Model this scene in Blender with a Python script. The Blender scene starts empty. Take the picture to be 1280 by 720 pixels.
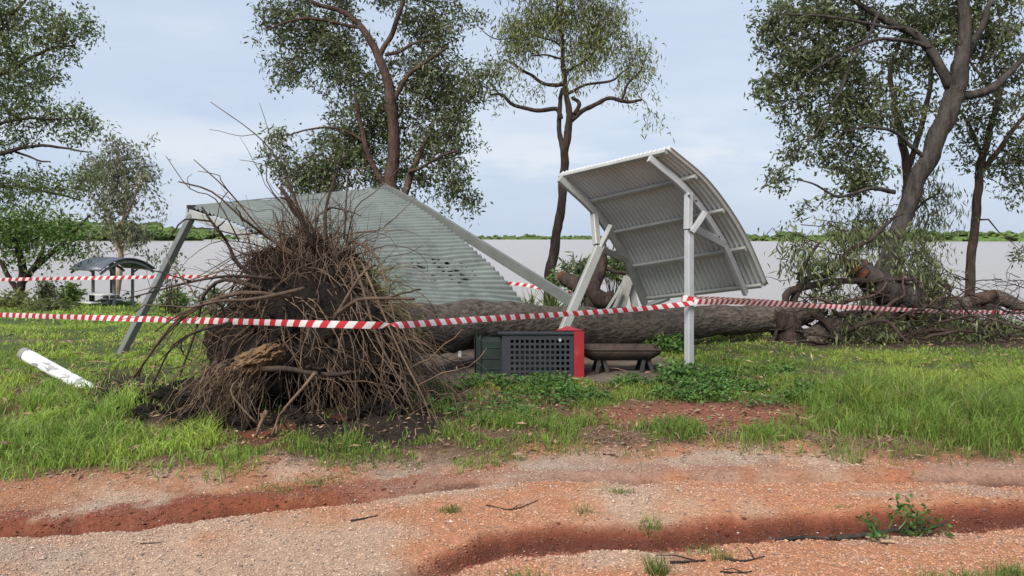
import bpy, math, random
import numpy as np
from mathutils import Vector, noise as mnoise

random.seed(7)
rng = np.random.default_rng(11)
R = math.radians
sc = bpy.context.scene
COL = sc.collection

# ------------------------------------------------------------------ camera, world, sun, exposure
F, HY, CZ = 950.0, 297.5, 1.6          # focal length and horizon in pixels of the 1280 wide photo, eye height
cam_d = bpy.data.cameras.new('camera')
cam = bpy.data.objects.new('camera', cam_d)
COL.objects.link(cam)
cam.location = (0, 0, CZ)
cam.rotation_euler = (R(90), 0, 0)
cam_d.sensor_width = 36.0
cam_d.lens = F / 1280 * 36.0
cam_d.shift_y = -(360 - HY) / 1280
cam_d.clip_start = 0.1
cam_d.clip_end = 20000
sc.camera = cam

SUN_EL, SUN_AZ = 45.0, 208.0           # azimuth clockwise from +Y: behind the camera, to its left
w = bpy.data.worlds.new('World')
sc.world = w
w.use_nodes = True
nt = w.node_tree
nt.nodes.clear()
def wn(t, **k):
    n = nt.nodes.new(t)
    for a, b in k.items(): setattr(n, a, b)
    return n
out = wn('ShaderNodeOutputWorld')
sky = wn('ShaderNodeTexSky', sky_type='NISHITA', sun_disc=False)
sky.sun_elevation = R(SUN_EL); sky.sun_rotation = R(SUN_AZ)
sky.air_density = 1.0; sky.dust_density = 2.0; sky.ozone_density = 1.2
bg1 = wn('ShaderNodeBackground'); bg1.inputs[1].default_value = 0.07
nt.links.new(sky.outputs[0], bg1.inputs[0])
tc = wn('ShaderNodeTexCoord')
mp = wn('ShaderNodeMapping'); mp.inputs['Scale'].default_value = (1.0, 1.0, 4.5)
nt.links.new(tc.outputs['Generated'], mp.inputs[0])
n1 = wn('ShaderNodeTexNoise'); n1.inputs['Scale'].default_value = 2.3; n1.inputs['Detail'].default_value = 7; n1.inputs['Roughness'].default_value = 0.52
nt.links.new(mp.outputs[0], n1.inputs[0])
r1 = wn('ShaderNodeValToRGB')
r1.color_ramp.elements[0].position = 0.38; r1.color_ramp.elements[0].color = (0.345, 0.408, 0.515, 1)
r1.color_ramp.elements[1].position = 0.66; r1.color_ramp.elements[1].color = (0.425, 0.47, 0.545, 1)
e = r1.color_ramp.elements.new(0.52); e.color = (0.372, 0.43, 0.525, 1)
nt.links.new(n1.outputs[0], r1.inputs[0])
bg2 = wn('ShaderNodeBackground'); bg2.inputs[1].default_value = 1.0
# a bank of low white cloud all round the horizon
sx = wn('ShaderNodeSeparateXYZ'); nt.links.new(tc.outputs['Generated'], sx.inputs[0])
b1 = wn('ShaderNodeMapRange', interpolation_type='SMOOTHSTEP'); b1.inputs[1].default_value = 0.06; b1.inputs[2].default_value = 0.10
b2 = wn('ShaderNodeMapRange', interpolation_type='SMOOTHSTEP'); b2.inputs[1].default_value = 0.10; b2.inputs[2].default_value = 0.19; b2.inputs[3].default_value = 1.0; b2.inputs[4].default_value = 0.0
nt.links.new(sx.outputs[2], b1.inputs[0]); nt.links.new(sx.outputs[2], b2.inputs[0])
n2 = wn('ShaderNodeTexNoise'); n2.inputs['Scale'].default_value = 5.0; n2.inputs['Detail'].default_value = 8; n2.inputs['Roughness'].default_value = 0.55
mp2 = wn('ShaderNodeMapping'); mp2.inputs['Scale'].default_value = (1.0, 1.0, 3.5); mp2.inputs['Location'].default_value = (3.1, 1.2, 0.4)
nt.links.new(tc.outputs['Generated'], mp2.inputs[0]); nt.links.new(mp2.outputs[0], n2.inputs[0])
b3 = wn('ShaderNodeMapRange', interpolation_type='SMOOTHSTEP'); b3.inputs[1].default_value = 0.42; b3.inputs[2].default_value = 0.60
nt.links.new(n2.outputs[0], b3.inputs[0])
p1 = wn('ShaderNodeMath', operation='MULTIPLY'); nt.links.new(b1.outputs[0], p1.inputs[0]); nt.links.new(b2.outputs[0], p1.inputs[1])
p2 = wn('ShaderNodeMath', operation='MULTIPLY'); nt.links.new(p1.outputs[0], p2.inputs[0]); nt.links.new(b3.outputs[0], p2.inputs[1])
p3 = wn('ShaderNodeMath', operation='MULTIPLY'); p3.inputs[1].default_value = 0.75; nt.links.new(p2.outputs[0], p3.inputs[0])
cm = wn('ShaderNodeMix', data_type='RGBA'); nt.links.new(p3.outputs[0], cm.inputs[0]); nt.links.new(r1.outputs[0], cm.inputs[6]); cm.inputs[7].default_value = (0.50, 0.525, 0.565, 1)
nt.links.new(cm.outputs[2], bg2.inputs[0])
mx = wn('ShaderNodeMixShader'); mx.inputs[0].default_value = 0.86
nt.links.new(bg1.outputs[0], mx.inputs[1]); nt.links.new(bg2.outputs[0], mx.inputs[2])
nt.links.new(mx.outputs[0], out.inputs[0])

sun_d = bpy.data.lights.new('sun', 'SUN')
sun_d.energy = 3.0; sun_d.angle = R(24); sun_d.color = (1.0, 0.955, 0.88)
sun = bpy.data.objects.new('sun', sun_d); COL.objects.link(sun)
_d = Vector((math.sin(R(SUN_AZ)) * math.cos(R(SUN_EL)), math.cos(R(SUN_AZ)) * math.cos(R(SUN_EL)), math.sin(R(SUN_EL))))
sun.rotation_euler = _d.to_track_quat('Z', 'Y').to_euler()

sc.view_settings.view_transform = 'Standard'
sc.view_settings.look = 'None'
sc.view_settings.gamma = 1.0
sc.view_settings.use_curve_mapping = False
sc.view_settings.exposure = 0.8
sc.render.engine = 'CYCLES'
sc.cycles.use_denoising = True
sc.cycles.max_bounces = 6
sc.cycles.transparent_max_bounces = 8
sc.cycles.use_adaptive_sampling = True

# ------------------------------------------------------------------ helpers
def P(px, py, Y):
    return np.array([(px - 640) / F * Y, Y, CZ - (py - HY) / F * Y])

def sstep(a, b, x):
    t = np.clip((x - a) / (b - a), 0, 1)
    return t * t * (3 - 2 * t)

def hash2(ix, iy, s):
    h = (ix * 374761393 + iy * 668265263 + s * 982451653) & 0x7fffffff
    h = ((h ^ (h >> 13)) * 1274126177) & 0x7fffffff
    h = (h ^ (h >> 16)) & 0xffffff
    return h / float(0xffffff)

def vnoise(x, y, s=0):
    x = np.asarray(x, float); y = np.asarray(y, float)
    ix = np.floor(x).astype(np.int64); iy = np.floor(y).astype(np.int64)
    fx = x - ix; fy = y - iy
    fx = fx * fx * (3 - 2 * fx); fy = fy * fy * (3 - 2 * fy)
    a = hash2(ix, iy, s); b = hash2(ix + 1, iy, s); c = hash2(ix, iy + 1, s); d = hash2(ix + 1, iy + 1, s)
    return (a + (b - a) * fx) * (1 - fy) + (c + (d - c) * fx) * fy

def fbm(x, y, s=0, o=4):
    t = 0; a = 0.5; n = 0
    for i in range(o):
        t = t + a * vnoise(x, y, s + i * 17); n += a
        x = x * 2.03 + 5.1; y = y * 2.03 + 1.7; a *= 0.5
    return t / n

def mesh(name, V, T=None, Q=None, smooth=False, col=None, uv=None):
    me = bpy.data.meshes.new(name)
    V = np.asarray(V, np.float32).reshape(-1, 3)
    T = np.zeros((0, 3), np.int32) if T is None or len(T) == 0 else np.asarray(T, np.int32).reshape(-1, 3)
    Q = np.zeros((0, 4), np.int32) if Q is None or len(Q) == 0 else np.asarray(Q, np.int32).reshape(-1, 4)
    me.vertices.add(len(V)); me.vertices.foreach_set('co', V.ravel())
    nl = T.size + Q.size
    me.loops.add(nl)
    li = np.concatenate([T.ravel(), Q.ravel()]).astype(np.int32)
    me.loops.foreach_set('vertex_index', li)
    npol = len(T) + len(Q)
    me.polygons.add(npol)
    st = np.concatenate([np.arange(len(T)) * 3, T.size + np.arange(len(Q)) * 4]).astype(np.int32)
    me.polygons.foreach_set('loop_start', st)
    me.update(calc_edges=True)
    me.polygons.foreach_set('use_smooth', np.full(npol, bool(smooth)))
    if col is not None:
        a = me.color_attributes.new('tint', 'FLOAT_COLOR', 'POINT')
        c = np.ones((len(V), 4), np.float32); c[:, :3] = col
        a.data.foreach_set('color', c.ravel())
    if uv is not None:
        l = me.uv_layers.new(name='UVMap')
        l.data.foreach_set('uv', np.asarray(uv, np.float32)[li].ravel())
    me.validate()
    return me

class MB:
    def __init__(s): s.v = []; s.t = []; s.q = []; s.n = 0
    def add(s, V, T=None, Q=None):
        V = np.asarray(V, float).reshape(-1, 3)
        if T is not None and len(T): s.t.append(np.asarray(T, int).reshape(-1, 3) + s.n)
        if Q is not None and len(Q): s.q.append(np.asarray(Q, int).reshape(-1, 4) + s.n)
        s.v.append(V); s.n += len(V)
        return s
    def tube(s, pts, rad, sides=6, cap=True, rough=0.0, seed=0):
        pts = np.asarray(pts, float); n = len(pts)
        rad = np.broadcast_to(np.asarray(rad, float), (n,)).copy()
        tg = np.gradient(pts, axis=0)
        tg /= np.linalg.norm(tg, axis=1)[:, None] + 1e-9
        ref = np.array([0, 0, 1.0]) if abs(tg[0][2]) < 0.9 else np.array([1.0, 0, 0])
        U = np.zeros((n, 3))
        u = np.cross(tg[0], ref); u /= np.linalg.norm(u)
        for i in range(n):
            u = u - tg[i] * np.dot(u, tg[i]); u /= np.linalg.norm(u) + 1e-9
            U[i] = u
        W = np.cross(tg, U)
        a = np.arange(sides) * 2 * np.pi / sides
        rr = rad[:, None] * np.ones((1, sides))
        if rough:
            g = np.random.default_rng(seed)
            rr = rr * (1 + rough * (g.random((n, sides)) - 0.5) * 2)
        V = pts[:, None, :] + rr[:, :, None] * (np.cos(a)[None, :, None] * U[:, None, :] + np.sin(a)[None, :, None] * W[:, None, :])
        i = np.arange(n - 1)[:, None] * sides; j = np.arange(sides)[None, :]; k = (j + 1) % sides
        Q = np.stack([i + j, i + k, i + sides + k, i + sides + j], -1).reshape(-1, 4)
        V = V.reshape(-1, 3); T = []
        if cap:
            V = np.vstack([V, pts[0], pts[-1]])
            c0, c1 = n * sides, n * sides + 1; b = (n - 1) * sides
            for m in range(sides):
                T.append((c0, (m + 1) % sides, m)); T.append((c1, b + m, b + (m + 1) % sides))
        return s.add(V, T, Q)
    def beam(s, pts, wd, ht, up=(0, 0, 1), ch=0.12):
        """rectangular bar with chamfered edges swept along pts; ht along up"""
        pts = np.asarray(pts, float); n = len(pts)
        tg = np.gradient(pts, axis=0); tg /= np.linalg.norm(tg, axis=1)[:, None]
        up = np.broadcast_to(np.asarray(up, float), (n, 3))
        sd = np.cross(tg, up); sd /= np.linalg.norm(sd, axis=1)[:, None]
        uu = np.cross(sd, tg)
        c = ch * min(wd, ht); a, b = wd / 2, ht / 2
        sec = np.array([(-a + c, -b), (a - c, -b), (a, -b + c), (a, b - c), (a - c, b), (-a + c, b), (-a, b - c), (-a, -b + c)])
        V = pts[:, None, :] + sec[None, :, :1] * sd[:, None, :] + sec[None, :, 1:] * uu[:, None, :]
        i = np.arange(n - 1)[:, None] * 8; j = np.arange(8)[None, :]; k = (j + 1) % 8
        Q = np.stack([i + j, i + k, i + 8 + k, i + 8 + j], -1).reshape(-1, 4)
        e0 = np.arange(8); e1 = (n - 1) * 8 + np.arange(8)
        T = []
        for e in (e0[::-1], e1):
            for m in range(1, 7): T.append((e[0], e[m], e[m + 1]))
        return s.add(V.reshape(-1, 3), T, Q)
    def box(s, c, sz, rz=0):
        c = np.asarray(c, float); h = np.asarray(sz, float) / 2
        V = np.array([(x, y, z) for x in (-1, 1) for y in (-1, 1) for z in (-1, 1)], float) * h
        ca, sa = math.cos(rz), math.sin(rz)
        V = np.stack([V[:, 0] * ca - V[:, 1] * sa, V[:, 0] * sa + V[:, 1] * ca, V[:, 2]], 1) + c
        Q = [(0, 1, 3, 2), (4, 6, 7, 5), (0, 4, 5, 1), (2, 3, 7, 6), (0, 2, 6, 4), (1, 5, 7, 3)]
        return s.add(V, None, Q)
    def arrays(s):
        V = np.vstack(s.v)
        T = np.vstack(s.t) if s.t else None
        Q = np.vstack(s.q) if s.q else None
        return V, T, Q

def obj(name, src, mt, parent=None, smooth=False, col=None, uv=None, T=None, Q=None):
    """src: MB or vertex array in world coordinates; parents carry only a translation"""
    if isinstance(src, MB): V, T, Q = src.arrays()
    else: V = np.asarray(src, float)
    org = np.zeros(3)
    p = parent
    while p is not None:
        org += np.array(p.location); p = p.parent
    me = mesh(name, V - org, T, Q, smooth, col, uv)
    me.materials.append(mt)
    o = bpy.data.objects.new(name, me)
    COL.objects.link(o)
    o.parent = parent
    return o

def tag(o, label, cat, group=None, kind=None):
    if label: o['label'] = label
    if cat: o['category'] = cat
    if group: o['group'] = group
    if kind: o['kind'] = kind
    return o

def thing(name, loc, label, cat, group=None):
    o = bpy.data.objects.new(name, None)
    o.empty_display_size = 0.2
    o.location = [float(c) for c in loc]
    COL.objects.link(o)
    return tag(o, label, cat, group)

def cr(pts, m=6):
    """Catmull-Rom through rows of pts (any number of columns)"""
    p = np.asarray(pts, float)
    if len(p) < 3:
        t = np.linspace(0, 1, m + 1)[:, None]
        return p[0] * (1 - t) + p[1] * t
    q = np.vstack([2 * p[0] - p[1], p, 2 * p[-1] - p[-2]])
    o = []
    for i in range(1, len(q) - 2):
        for k in range(m):
            t = k / m
            o.append(0.5 * ((2 * q[i]) + (-q[i - 1] + q[i + 1]) * t + (2 * q[i - 1] - 5 * q[i] + 4 * q[i + 1] - q[i + 2]) * t * t + (-q[i - 1] + 3 * q[i] - 3 * q[i + 1] + q[i + 2]) * t ** 3))
    o.append(p[-1])
    return np.array(o)

# ------------------------------------------------------------------ materials
def new_mat(name):
    m = bpy.data.materials.new(name); m.use_nodes = True
    t = m.node_tree; t.nodes.clear()
    return m, t

def mat(name, c1, c2=None, scale=8.0, rough=0.7, bump=0.0, bscale=None, stretch=(1, 1, 1), metal=0.0, island=0.0, trans=0.0,
        attr=False, spec=0.4, detail=6, c3=None, c3scale=2.0, c3amt=(0.55, 0.7), bdist=0.02, trans_col=None):
    m, t = new_mat(name)
    N = t.nodes.new; L = t.links.new
    o = N('ShaderNodeOutputMaterial'); b = N('ShaderNodeBsdfPrincipled')
    b.inputs['Roughness'].default_value = rough
    b.inputs['Metallic'].default_value = metal
    b.inputs['Specular IOR Level'].default_value = spec
    tcn = N('ShaderNodeTexCoord'); mpn = N('ShaderNodeMapping'); mpn.inputs['Scale'].default_value = stretch
    L(tcn.outputs['Object'], mpn.inputs[0])
    no = N('ShaderNodeTexNoise'); no.inputs['Scale'].default_value = scale; no.inputs['Detail'].default_value = detail
    no.inputs['Roughness'].default_value = 0.62
    L(mpn.outputs[0], no.inputs[0])
    c2 = c2 or tuple(x * 0.6 for x in c1)
    rp = N('ShaderNodeValToRGB')
    rp.color_ramp.elements[0].position = 0.32; rp.color_ramp.elements[0].color = (*c2, 1)
    rp.color_ramp.elements[1].position = 0.66; rp.color_ramp.elements[1].color = (*c1, 1)
    L(no.outputs[0], rp.inputs[0])
    col = rp.outputs[0]
    if c3:
        n3 = N('ShaderNodeTexNoise'); n3.inputs['Scale'].default_value = c3scale; n3.inputs['Detail'].default_value = 8; n3.inputs['Roughness'].default_value = 0.65
        L(mpn.outputs[0], n3.inputs[0])
        mr = N('ShaderNodeMapRange'); mr.inputs[1].default_value = c3amt[0]; mr.inputs[2].default_value = c3amt[1]
        L(n3.outputs[0], mr.inputs[0])
        mi = N('ShaderNodeMix'); mi.data_type = 'RGBA'
        L(mr.outputs[0], mi.inputs[0]); L(col, mi.inputs[6]); mi.inputs[7].default_value = (*c3, 1)
        col = mi.outputs[2]
    if attr:
        at = N('ShaderNodeAttribute'); at.attribute_name = 'tint'
        mi = N('ShaderNodeMix'); mi.data_type = 'RGBA'; mi.blend_type = 'MULTIPLY'; mi.inputs[0].default_value = 1.0
        L(col, mi.inputs[6]); L(at.outputs[0], mi.inputs[7]); col = mi.outputs[2]
    if island:
        g = N('ShaderNodeNewGeometry')
        hs = N('ShaderNodeHueSaturation')
        m1 = N('ShaderNodeMapRange'); m1.inputs[3].default_value = 1 - island; m1.inputs[4].default_value = 1 + island
        L(g.outputs['Random Per Island'], m1.inputs[0]); L(m1.outputs[0], hs.inputs['Value'])
        ml = N('ShaderNodeMath'); ml.operation = 'MULTIPLY'; ml.inputs[1].default_value = 7.31
        fr = N('ShaderNodeMath'); fr.operation = 'FRACT'
        L(g.outputs['Random Per Island'], ml.inputs[0]); L(ml.outputs[0], fr.inputs[0])
        m2 = N('ShaderNodeMapRange'); m2.inputs[3].default_value = 0.5 - island * 0.06; m2.inputs[4].default_value = 0.5 + island * 0.045
        L(fr.outputs[0], m2.inputs[0]); L(m2.outputs[0], hs.inputs['Hue'])
        L(col, hs.inputs['Color']); col = hs.outputs[0]
    L(col, b.inputs['Base Color'])
    if bump:
        bn = N('ShaderNodeTexNoise'); bn.inputs['Scale'].default_value = bscale or scale * 4; bn.inputs['Detail'].default_value = 5
        L(mpn.outputs[0], bn.inputs[0])
        bp = N('ShaderNodeBump'); bp.inputs['Strength'].default_value = bump; bp.inputs['Distance'].default_value = bdist
        L(bn.outputs[0], bp.inputs['Height']); L(bp.outputs[0], b.inputs['Normal'])
    sh = b.outputs[0]
    if trans:
        tr = N('ShaderNodeBsdfTranslucent')
        if trans_col:
            mu = N('ShaderNodeMix'); mu.data_type = 'RGBA'; mu.blend_type = 'MULTIPLY'; mu.inputs[0].default_value = 1.0
            L(col, mu.inputs[6]); mu.inputs[7].default_value = (*trans_col, 1); L(mu.outputs[2], tr.inputs[0])
        else: L(col, tr.inputs[0])
        ms = N('ShaderNodeMixShader'); ms.inputs[0].default_value = trans
        L(sh, ms.inputs[1]); L(tr.outputs[0], ms.inputs[2]); sh = ms.outputs[0]
    L(sh, o.inputs[0])
    return m

M = {}
M['ground'] = mat('ground_soil', (1.0, 1.0, 1.0), (0.62, 0.62, 0.62), 38, 0.95, 0.9, 95, attr=True, spec=0.15, bdist=0.012)
M['gravel'] = mat('gravel_stone', (1.0, 1.0, 1.0), (0.8, 0.8, 0.8), 60, 0.85, attr=True, island=0.25, spec=0.3)
M['grass'] = mat('grass_blade', (1, 1, 1), (0.75, 0.75, 0.75), 1.3, 0.55, attr=True, island=0.35, trans=0.35, spec=0.3)
M['weed'] = mat('weed_leaf', (0.085, 0.17, 0.032), (0.05, 0.11, 0.02), 2.5, 0.5, island=0.4, trans=0.3, spec=0.4)
M['litter'] = mat('leaf_litter', (0.30, 0.21, 0.13), (0.10, 0.06, 0.035), 4, 0.8, island=0.6, spec=0.2)
M['soil'] = mat('dark_root_soil', (0.022, 0.017, 0.0135), (0.008, 0.0065, 0.005), 9, 0.95, 1.0, 34, spec=0.15, c3=(0.045, 0.03, 0.02), c3scale=5, c3amt=(0.62, 0.75), bdist=0.05)
M['clay'] = mat('tan_clay', (0.25, 0.155, 0.082), (0.09, 0.056, 0.033), 12, 0.95, 1.0, 40, spec=0.15, bdist=0.03)
M['root'] = mat('root_bark', (0.125, 0.085, 0.058), (0.048, 0.033, 0.024), 9, 0.85, 0.5, 50, spec=0.25)
M['root_pale'] = mat('pale_root_bark', (0.19, 0.13, 0.085), (0.085, 0.056, 0.038), 9, 0.85, 0.5, 50, spec=0.25)
M['root_dark'] = mat('dark_root_bark', (0.06, 0.042, 0.032), (0.024, 0.017, 0.014), 9, 0.85, 0.5, 50, spec=0.25)
M['bark_fallen'] = mat('fallen_bark', (0.12, 0.099, 0.082), (0.035, 0.028, 0.024), 26, 0.95, 1.0, 26, stretch=(0.45, 0.45, 1), spec=0.15, c3=(0.024, 0.02, 0.018), c3scale=2.2, c3amt=(0.56, 0.72), bdist=0.035)
M['bark_grey'] = mat('grey_bark', (0.08, 0.069, 0.061), (0.022, 0.019, 0.017), 7, 0.95, 1.0, 22, stretch=(1, 1, 0.25), spec=0.15, bdist=0.05)
M['bark_brown'] = mat('brown_bark', (0.105, 0.07, 0.055), (0.035, 0.023, 0.019), 7, 0.95, 1.0, 22, stretch=(1, 1, 0.25), spec=0.15, bdist=0.05)
M['bark_dark'] = mat('dark_bark', (0.07, 0.05, 0.041), (0.022, 0.016, 0.014), 7, 0.95, 1.0, 22, stretch=(1, 1, 0.25), spec=0.15, bdist=0.05)
M['bark_pale'] = mat('pale_bark', (0.50, 0.39, 0.29), (0.26, 0.18, 0.12), 4, 0.9, 0.7, 18, stretch=(1, 1, 0.3), spec=0.15)
M['wood_red'] = mat('torn_red_wood', (0.17, 0.06, 0.032), (0.07, 0.024, 0.015), 14, 0.9, 1.0, 40, stretch=(1, 1, 0.4), spec=0.2)
M['wood_pale'] = mat('split_pale_wood', (0.46, 0.33, 0.20), (0.25, 0.16, 0.09), 14, 0.9, 0.6, 40, spec=0.2)
def leafmat(n, c, tr=0.3, isl=0.45):
    return mat(n, c, tuple(x * 0.72 for x in c), 0.8, 0.42, island=isl, trans=tr, spec=0.45)
M['leaf_dark'] = leafmat('leaf_dark_green', (0.155, 0.185, 0.088), 0.45)
M['leaf_mid'] = leafmat('leaf_mid_green', (0.16, 0.205, 0.078), 0.45)
M['leaf_olive'] = leafmat('leaf_olive', (0.20, 0.225, 0.075), 0.42)
M['leaf_grey'] = leafmat('leaf_grey_green', (0.21, 0.225, 0.14), 0.38)
M['leaf_bright'] = leafmat('leaf_bright_green', (0.13, 0.21, 0.048), 0.38)
M['leaf_droop'] = leafmat('leaf_drooping_green', (0.17, 0.205, 0.08), 0.38)
M['leaf_cut'] = leafmat('leaf_fresh_branch', (0.07, 0.15, 0.03), 0.3)
M['mangrove'] = mat('mangrove_foliage', (0.105, 0.155, 0.045), (0.045, 0.075, 0.025), 0.25, 0.8, 0.6, 0.9, island=0.35, spec=0.1, bdist=0.8)
M['roof_top'] = mat('green_grey_roof_paint', (0.18, 0.203, 0.185), (0.14, 0.158, 0.144), 2.2, 0.5, 0.05, 30, spec=0.45, c3=(0.085, 0.095, 0.085), c3scale=3.0, c3amt=(0.52, 0.8), stretch=(1, 1, 1))
M['roof_under'] = mat('grey_roof_underside', (0.565, 0.59, 0.595), (0.49, 0.51, 0.515), 1.8, 0.5, 0.1, 30, spec=0.4, c3=(0.42, 0.42, 0.40), c3scale=1.5, c3amt=(0.6, 1.0))
M['steel'] = mat('grey_painted_steel', (0.34, 0.345, 0.33), (0.26, 0.265, 0.25), 3, 0.45, 0.1, 40, spec=0.45, c3=(0.28, 0.26, 0.22), c3scale=6, c3amt=(0.66, 0.8))
M['steel_pale'] = mat('pale_painted_steel', (0.40, 0.41, 0.42), (0.32, 0.33, 0.335), 3, 0.42, 0.1, 40, spec=0.45, c3=(0.34, 0.32, 0.28), c3scale=7, c3amt=(0.68, 0.8))
M['steel_green'] = mat('grey_green_steel', (0.135, 0.145, 0.133), (0.095, 0.102, 0.094), 3, 0.45, 0.1, 40, spec=0.45, c3=(0.16, 0.16, 0.14), c3scale=6, c3amt=(0.62, 0.8))
M['panel_dark'] = mat('dark_powder_coat', (0.032, 0.036, 0.044), (0.024, 0.027, 0.034), 5, 0.5, 0.05, 80, spec=0.4, c3=(0.07, 0.065, 0.06), c3scale=5, c3amt=(0.6, 0.8))
M['panel_red'] = mat('red_powder_coat', (0.28, 0.020, 0.026), (0.21, 0.016, 0.02), 4, 0.45, 0.05, 80, spec=0.4, c3=(0.30, 0.06, 0.05), c3scale=8, c3amt=(0.62, 0.8))
M['bin_plastic'] = mat('dark_green_plastic', (0.022, 0.034, 0.028), (0.015, 0.022, 0.019), 6, 0.5, 0.1, 60, spec=0.4)
M['rust'] = mat('rusty_steel', (0.085, 0.058, 0.044), (0.028, 0.022, 0.02), 7, 0.85, 0.5, 50, spec=0.3, c3=(0.018, 0.016, 0.015), c3scale=3.5, c3amt=(0.46, 0.6))
M['soot'] = mat('sooty_steel', (0.035, 0.032, 0.03), (0.018, 0.017, 0.016), 8, 0.8, 0.4, 50, spec=0.3)
M['pole_white'] = mat('chipped_white_paint', (0.80, 0.80, 0.80), (0.68, 0.69, 0.69), 5, 0.5, 0.2, 40, spec=0.4, c3=(0.26, 0.265, 0.27), c3scale=4.0, c3amt=(0.50, 0.52), stretch=(0.8, 0.8, 2.2))
M['concrete'] = mat('grey_concrete', (0.30, 0.29, 0.27), (0.2, 0.19, 0.18), 5, 0.9, 0.5, 50, spec=0.2)
M['slab'] = mat('muddy_concrete', (0.15, 0.12, 0.096), (0.085, 0.066, 0.052), 3, 0.9, 0.5, 40, spec=0.25, c3=(0.07, 0.048, 0.034), c3scale=2, c3amt=(0.45, 0.65))
M['timber'] = mat('weathered_timber', (0.29, 0.285, 0.25), (0.17, 0.165, 0.145), 6, 0.85, 0.6, 30, stretch=(1, 1, 0.3), spec=0.2)
M['roof_blue'] = mat('slate_blue_roof', (0.105, 0.115, 0.145), (0.08, 0.088, 0.112), 3, 0.4, spec=0.45)
M['alu'] = mat('aluminium_seat', (0.62, 0.62, 0.6), (0.5, 0.5, 0.48), 4, 0.45, spec=0.5)

# tape: diagonal red stripes on white film, from UV along the strip
m, t = new_mat('barrier_tape'); N = t.nodes.new; L = t.links.new
o = N('ShaderNodeOutputMaterial'); b = N('ShaderNodeBsdfPrincipled'); b.inputs['Roughness'].default_value = 0.35
u = N('ShaderNodeUVMap'); sp = N('ShaderNodeSeparateXYZ'); L(u.outputs[0], sp.inputs[0])
ad = N('ShaderNodeMath'); ad.operation = 'MULTIPLY_ADD'; ad.inputs[1].default_value = -0.30; L(sp.outputs[1], ad.inputs[0]); L(sp.outputs[0], ad.inputs[2])
fr = N('ShaderNodeMath'); fr.operation = 'FRACT'; L(ad.outputs[0], fr.inputs[0])
gt = N('ShaderNodeMath'); gt.operation = 'GREATER_THAN'; gt.inputs[1].default_value = 0.5; L(fr.outputs[0], gt.inputs[0])
mi = N('ShaderNodeMix'); mi.data_type = 'RGBA'; L(gt.outputs[0], mi.inputs[0])
mi.inputs[6].default_value = (0.85, 0.84, 0.82, 1); mi.inputs[7].default_value = (0.62, 0.045, 0.06, 1)
L(mi.outputs[2], b.inputs['Base Color'])
tr = N('ShaderNodeBsdfTranslucent'); L(mi.outputs[2], tr.inputs[0])
ms = N('ShaderNodeMixShader'); ms.inputs[0].default_value = 0.35; L(b.outputs[0], ms.inputs[1]); L(tr.outputs[0], ms.inputs[2]); L(ms.outputs[0], o.inputs[0])
M['tape'] = m

# water: silty estuary with small wind ripples
m, t = new_mat('silty_water'); N = t.nodes.new; L = t.links.new
o = N('ShaderNodeOutputMaterial'); b = N('ShaderNodeBsdfPrincipled')
b.inputs['Base Color'].default_value = (0.31, 0.272, 0.24, 1); b.inputs['Specular IOR Level'].default_value = 0.22; b.inputs['Roughness'].default_value = 0.22; b.inputs['IOR'].default_value = 1.33
tcn = N('ShaderNodeTexCoord'); mpn = N('ShaderNodeMapping'); mpn.inputs['Scale'].default_value = (0.35, 1.0, 1.0); L(tcn.outputs['Object'], mpn.inputs[0])
no = N('ShaderNodeTexNoise'); no.inputs['Scale'].default_value = 0.55; no.inputs['Detail'].default_value = 10; no.inputs['Roughness'].default_value = 0.7; L(mpn.outputs[0], no.inputs[0])
bp = N('ShaderNodeBump'); bp.inputs['Strength'].default_value = 0.7; bp.inputs['Distance'].default_value = 0.35; L(no.outputs[0], bp.inputs['Height']); L(bp.outputs[0], b.inputs['Normal'])
L(b.outputs[0], o.inputs[0]); M['water'] = m

# ------------------------------------------------------------------ terrain
GX1 = P(500, 0, 1)[0]
def yof(py): return F * CZ / (py - HY)
def line_xy(pts):
    xs = np.array([(px - 640) / F * yof(py) for px, py in pts]); ys = np.array([yof(py) for px, py in pts])
    return xs, ys
G1 = line_xy([(330, 760), (480, 724), (560, 700), (620, 686), (700, 676), (860, 668), (1000, 660), (1150, 655), (1280, 645), (1500, 636)])
G2 = line_xy([(-300, 690), (0, 668), (130, 656), (300, 638), (480, 619), (540, 610), (640, 603), (700, 598), (850, 597), (1000, 598), (1280, 601), (1700, 606)])
EDGE = ([-3000, 0, 110, 200, 300, 340, 400, 450, 540, 600, 640, 700, 780, 820, 860, 920, 1000, 1060, 1160, 1280, 4000],
        [606, 604, 602, 590, 586, 574, 582, 586, 580, 572, 569, 560, 562, 560, 559, 553, 558, 566, 570, 574, 585])
def shoreY(x): return np.interp(x, [-60, -22, -6, 4, 14, 60], [52, 44, 36, 29, 27, 27])

def gnd(x, y):
    """relative coordinates of the terrain features"""
    wx = fbm(x * 1.7, y * 1.7, 3, 4) - 0.5
    d1 = y - np.interp(x, *G1) + wx * 0.16 + (fbm(x * 7, y * 7, 41, 4) - 0.5) * 0.10
    d2 = y - np.interp(x, *G2) + wx * 0.18 + (fbm(x * 7, y * 7, 43, 4) - 0.5) * 0.12
    return d1, d2

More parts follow.
